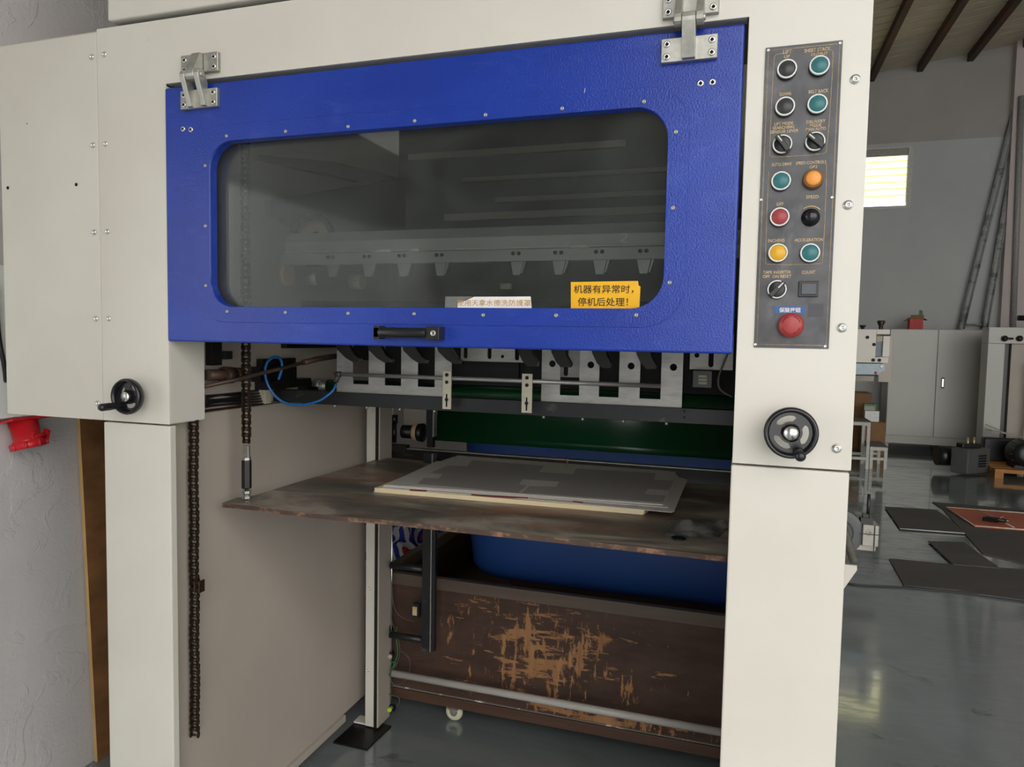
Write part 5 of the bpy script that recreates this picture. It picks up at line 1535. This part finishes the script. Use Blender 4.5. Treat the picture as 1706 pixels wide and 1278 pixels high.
zc = carton('cardboard_box', 'brown cardboard box on the floor behind the stools, left of the cabinet', 'box', (1440, 703), (1474, 740), 8.6, 0.35, 0.0, 'card')
zd = carton('cardboard_box', 'large plain brown cardboard box standing behind the taller stool', 'box', (1380, 653), (1451, 700), 9.05, 0.4, 0.0, 'card')
A, B = fp(1444, 684, 8.7), fp(1465, 694, 8.7)
carton('metal_tin', 'shiny silver tin under the green box on the cardboard box', 'tin', (1441, 684), (1465, 694), 8.65, 0.15, zc, 'steel')
zt2 = fp(1441, 684, 8.65).z
q = fp(1440, 673, 8.66); q2 = fp(1460, 684, 8.66)
m = MB(); m.box((q.x, 8.66, zt2 + 0.001), (q2.x, 8.80, q.z)); m.mat(1).box((q.x, 8.657, zt2 + 0.005), (q2.x - 0.02, 8.659, q.z - 0.025)); o = obj('green_box', m, ['green_tin', 'paper']); tag(o, 'small green box with pale front on top of the silver tin', 'box')
q = fp(1432, 692, 8.62); m = MB(); m.box((q.x - 0.04, 8.62, zc + 0.0005), (q.x + 0.05, 8.72, zc + 0.03)); o = obj('paper_packet', m, 'paper'); tag(o, 'small pale packet lying beside the silver tin', 'packet')

# ------------------------------------------------------------------ compressor, clutter, right machine
C0 = at(1612, 793, 2, 0)
CO = thing('air_compressor', 'dark grey boxy compressor unit with vent grille on the floor before the cabinet', 'compressor', (C0.x - 0.05, C0.y + 0.3, 0))
F1, F2, F3 = at(1582, 789, 2, 0), at(1611, 794, 2, 0), at(1648, 791, 2, 0)
hC = 0.33
F4 = F1 + (F3 - F2); 
m = MB()
m.prism([(F1.x, F1.y, 0.02), (F2.x, F2.y, 0.02), (F3.x, F3.y, 0.02), (F4.x, F4.y, 0.02)], (0, 0, hC - 0.06)); obj('casing', m, 'comp', CO, 0.012)
d1 = (F3 - F2).normalized(); nn = Vector((d1.y, -d1.x, 0))
gm = MB()
for i in range(5):
    for j in range(5):
        c_ = F2 + (F3 - F2) * (0.50 + 0.07 * i) + nn * 0.003; gm.rbox((c_.x, c_.y, 0.10 + 0.028 * j), (0.02, 0.006, 0.018), rz=math.atan2(d1.y, d1.x))
obj('vent_grille', gm, 'black_hole', CO)
m = MB(); c0 = F1 + (F4 - F1) * 0.1
m.cyl((F1.x - 0.10, F1.y + 0.16, 0.17), (F1.x + 0.04, F1.y + 0.18, 0.17), 0.11, 20); obj('motor_drum', m, 'black', CO)
brass_ = simple('brass_posts', rgb(190, 170, 120), 0.4, 0.6)
for t in (0.25, 0.75):
    m = MB(); p = F2 + (F3 - F2) * t * 0.55; m.cyl((p.x, p.y + 0.15, hC - 0.05), (p.x, p.y + 0.15, hC + 0.07), 0.012, 8); obj('gold_post', m, brass_, CO)
m = MB(); m.rbox((F2.x + 0.05, F2.y + 0.2, hC - 0.02), (0.2, 0.12, 0.05), rz=0.3); obj('top_vents', m, 'black', CO, 0.01)
# pallet with heap
PL = thing('wooden_pallet', 'low orange wooden pallet under the black motor at the right edge', 'pallet', (2.95, 7.7, 0))
pl0 = at(1657, 797, 2, 0)
for i in range(4):
    m = MB(); m.box((pl0.x, pl0.y + i * 0.16, 0.06), (pl0.x + 1.0, pl0.y + i * 0.16 + 0.13, 0.10)); obj('plank', m, 'pallet', PL, 0.003)
for i in range(3):
    m = MB(); m.box((pl0.x + i * 0.45, pl0.y, 0), (pl0.x + i * 0.45 + 0.08, pl0.y + 0.6, 0.06)); obj('bearer', m, 'pallet', PL)
mt_ = thing('electric_motor', 'black electric motor with round end cap standing on the pallet', 'motor', (pl0.x + 0.35, pl0.y + 0.25, 0.1))
m = MB(); cx_ = pl0.x + 0.33; cy_ = pl0.y + 0.12
m.lathe((cx_, cy_, 0.25), (0, -1, 0), [(0, -0.3), (0.13, -0.3), (0.145, -0.25), (0.145, -0.02), (0.12, 0.02), (0.05, 0.03), (0, 0.03)], 24); obj('motor_body', m, 'black', mt_)
m = MB(); m.box((cx_ - 0.12, cy_, 0.10), (cx_ + 0.12, cy_ + 0.25, 0.13)); obj('motor_foot', m, 'dark', mt_)
m = MB()
for i in range(14):
    t = 2 * pi * i / 14; m.rbox((cx_ + 0.147 * cos(t), cy_ + 0.13, 0.25 + 0.147 * sin(t)), (0.012, 0.22, 0.006), ry=-t)
obj('cooling_fin', m, 'black', mt_)
m = MB(); rnd = random.Random(2)
jy = 8.14; jx = fp(1640, 760, jy).x + 0.1
NJ = thing('black_bin', 'dark bin with folded papers between the cabinet and the tall press', 'bin', (jx + 0.1, jy, 0))
m = MB(); m.prism([(jx - 0.15, jy - 0.12, 0), (jx + 0.2, jy - 0.12, 0), (jx + 0.2, jy + 0.0, 0), (jx - 0.15, jy + 0.0, 0)], (0, 0, 0.36)); obj('bin_body', m, 'black', NJ, 0.02)
m = MB(); m.rbox((jx + 0.15, jy - 0.06, 0.40), (0.5, 0.16, 0.006), ry=0.18, rz=0.1); m.rbox((jx + 0.0, jy - 0.06, 0.45), (0.25, 0.12, 0.006), ry=0.4, rz=-0.2); obj('folded_paper', m, 'paper', NJ)
# tall press on the right
Y3 = 8.3
TPm = thing('tall_press', 'tall beige press with chrome cylinder columns at the right edge of the picture', 'machine', (3.3, Y3 + 0.3, 0))
A = fp(1648, 545, Y3)
m = MB(); m.box((A.x, Y3, fp(1650, 572, Y3).z), (4.3, Y3 + 0.25, A.z)); hz_ = fp(1650, 572, Y3).z; m.box((A.x, Y3, 0), (A.x + 0.17, Y3 + 0.25, hz_ - 0.002)); m.box((4.0, Y3, 0), (4.3, Y3 + 0.25, hz_ - 0.002)); obj('frame', m, 'cabinet', TPm, 0.004)
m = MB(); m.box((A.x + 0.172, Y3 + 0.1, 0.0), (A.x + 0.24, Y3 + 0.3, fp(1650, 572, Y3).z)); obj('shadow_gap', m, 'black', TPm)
m = MB(); m.box((A.x + 0.25, Y3 + 0.05, 0.0), (A.x + 0.42, Y3 + 0.6, fp(1650, 572, Y3).z)); obj('inner_slide', m, 'inner_grey', TPm)
for dx in (0.44, 0.54):
    m = MB(); m.cyl((A.x + dx, Y3 - 0.1, 0.35), (A.x + dx, Y3 - 0.1, 1.18), 0.035, 18); cy = obj('chrome_column', m, 'chrome', TPm)
    m = MB(); m.lathe((A.x + dx, Y3 - 0.1, 0.30), (0, 0, 1), [(0.02, -0.18), (0.03, -0.1), (0.03, 0), (0.045, 0), (0.045, 0.05), (0, 0.05)], 18); m.mat(1).lathe((A.x + dx, Y3 - 0.1, 1.18), (0, 0, 1), [(0.045, 0), (0.045, 0.03), (0, 0.03)], 18); obj('collar', m, ['teal_ring', 'teal_ring'], cy)
m = MB(); q = fp(1673, 564, Y3); m.lathe(q, (0, -1, 0), [(0.03, 0), (0.035, 0.02), (0.02, 0.05), (0, 0.055)], 14); m.cyl(q + Vector((0, -0.03, 0)), q + Vector((0.08, -0.03, 0.0)), 0.012, 8); q = fp(1698, 564, Y3); m.lathe(q, (0, -1, 0), [(0.03, 0), (0.035, 0.02), (0, 0.05)], 14); obj('clamp_knob', m, 'black', TPm)
m = MB(); q = fp(1706, 530, Y3 - 0.1); m.cyl((q.x - 0.06, Y3 - 0.1, q.z), (q.x + 0.5, Y3 - 0.1, q.z), 0.03, 14); m.box((q.x + 0.2, Y3 - 0.1, A.z + 0.001), (q.x + 0.3, Y3 + 0.3, q.z)); obj('roll_bar', m, 'dark', TPm)
# leaning ladder
LD = thing('leaning_ladder', 'worn metal ladder leaning against the back wall above the cabinet', 'ladder', (2.75, 9.4, 0))
YA, YBt = 9.64, 9.69
L0, L1 = fp(1601, 548, YA), fp(1698, 160, YBt)
R0, R1 = fp(1640, 548, YA), fp(1704, 190, YBt)
dL = (L1 - L0).normalized(); L0b = L0 - dL * ((L0.z - 0.01) / dL.z); dR = (R1 - R0).normalized(); R0b = R0 - dR * ((R0.z - 0.01) / dR.z)
pp = m_rust('paint_splashed_rail', rgb(150, 152, 150), rgb(66, 68, 72), 0.5, 0.5, 0.6, 6, 0.0)
for a_, b_ in ((L0, L1), (R0, R1)):
    m = MB(); d_ = (b_ - a_).normalized()
    for off in (-0.03, 0.03):
        o_ = Vector((off, 0, 0)); m.tube([a_ + o_ - d_ * 0.0, b_ + o_], 0.013, 6)
    m.prism([a_ + Vector((-0.02, 0.0, 0)), a_ + Vector((0.02, 0.0, 0)), b_ + Vector((0.02, 0.0, 0)), b_ + Vector((-0.02, 0.0, 0))], (0, 0.006, 0))
    obj('rail', m, pp, LD)
for i in range(1, 2):
    t = 0.02; m = MB(); m.tube([L0 + (L1 - L0) * t, R0 + (R1 - R0) * t], 0.010, 6); obj('rung', m, pp, LD)
for a_, b_ in ((L0, L0b), (R0, R0b)):
    m = MB(); m.tube([a_, b_], 0.012, 6); obj('foot_pole', m, pp, LD)
m = MB(); q1_, q2_ = fp(1688, 545, 9.60), fp(1702, 160, 9.60); m.tube([q1_, q2_], 0.035, 8); m.tube([q1_, (q1_.x - 0.02, 9.60, 0.005)], 0.035, 8)
o = obj('wall_pipe', m, simple('pale_grey_pipe', rgb(150, 150, 148), 0.5)); tag(o, 'pale grey pipe rising beside the ladder near the wall pier', 'pipe')

# ------------------------------------------------------------------ mats on the floor
def mat_(name, lab, cat, pts, z0, th, mat, edge=False):
    P = [at(x, y, 2, z0 + th) for x, y in pts]; m = MB(); m.prism([(p.x, p.y, z0) for p in P], (0, 0, th))
    o = obj(name, m, mat, None); tag(o, lab, cat)
    return o, P


mat_('rubber_mat', 'widest black rubber mat, running under the orange board at the right', 'mat', [(1553, 836), (1720, 850), (1800, 870), (1800, 960), (1637, 922), (1570, 847)], 0.001, 0.006, 'mat')
o, P = mat_('rubber_mat', 'black rubber mat with a pale front edge, farthest left of the mats', 'mat', [(1474, 844), (1560, 849), (1586, 868), (1607, 888), (1499, 880)], 0.0075, 0.006, 'mat')
m = MB(); m.tube([(P[4].x, P[4].y - 0.004, 0.011), (P[3].x, P[3].y - 0.004, 0.011)], 0.005, 6); obj('pale_edge', m, 'mat_edge', o)
mat_('rubber_mat', 'small square black rubber mat between the pale-edged mat and the nearest mat', 'mat', [(1546, 901), (1606, 903), (1665, 946), (1588, 940)], 0.0075, 0.005, 'mat')
mat_('rubber_mat', 'nearest black rubber mat, left corner toward the machine leg', 'mat', [(1481, 930), (1588, 940), (1800, 955), (1800, 975), (1642, 986), (1506, 975)], 0.001, 0.006, 'mat')
mat_('rubber_mat', 'black rubber mat sliver at the right edge nearest the camera', 'mat', [(1600, 984.5), (1720, 978), (1800, 985), (1800, 1015), (1706, 1000)], 0.0075, 0.005, 'mat')
o, P = mat_('orange_panel', 'orange-brown panel tied with white string on the widest mat', 'panel', [(1576, 845), (1800, 862), (1800, 890), (1624, 876)], 0.0075, 0.010, 'orange_board')
m = MB(); zz_ = 0.019
for pts in ([(1629, 849.5), (1660, 864), (1690, 879.5)], [(1650, 868), (1662, 866), (1674, 865)], [(1655, 862), (1662, 867), (1680, 868)], [(1660, 868), (1668, 862), (1672, 860)]):
    m.tube([at(x, y, 2, zz_) for x, y in pts], 0.004, 5)
obj('white_string', m, 'string', o)
m = MB(); e_ = [at(x, y, 2, 0.018) for x, y in ((1576, 845), (1624, 876), (1800, 890))]
m.tube(e_, 0.004, 5); m.tube([at(1576, 845, 2, 0.018), at(1800, 862, 2, 0.018)], 0.004, 5); obj('pale_rim', m, 'string', o)
m = MB(); q = at(1651, 868, 2, 0.02); m.rbox((q.x, q.y, 0.034), (0.10, 0.07, 0.028), rz=-0.5); m.cyl((q.x - 0.03, q.y, 0.04), (q.x + 0.09, q.y - 0.05, 0.04), 0.014, 8); o = obj('black_clamp', m, 'black'); tag(o, 'small black clamp lying on the orange-brown panel', 'clamp')
m = MB(); m.tube(smoothp([at(x, y, 2, 0.004) for x, y in ((1398, 970), (1425, 975), (1460, 977), (1500, 978), (1560, 984), (1640, 992), (1720, 1003))], 2), 0.006, 6)
o = obj('floor_cable', m, 'black'); tag(o, 'thin black cable lying across the floor in front of the nearest mat', 'cable')
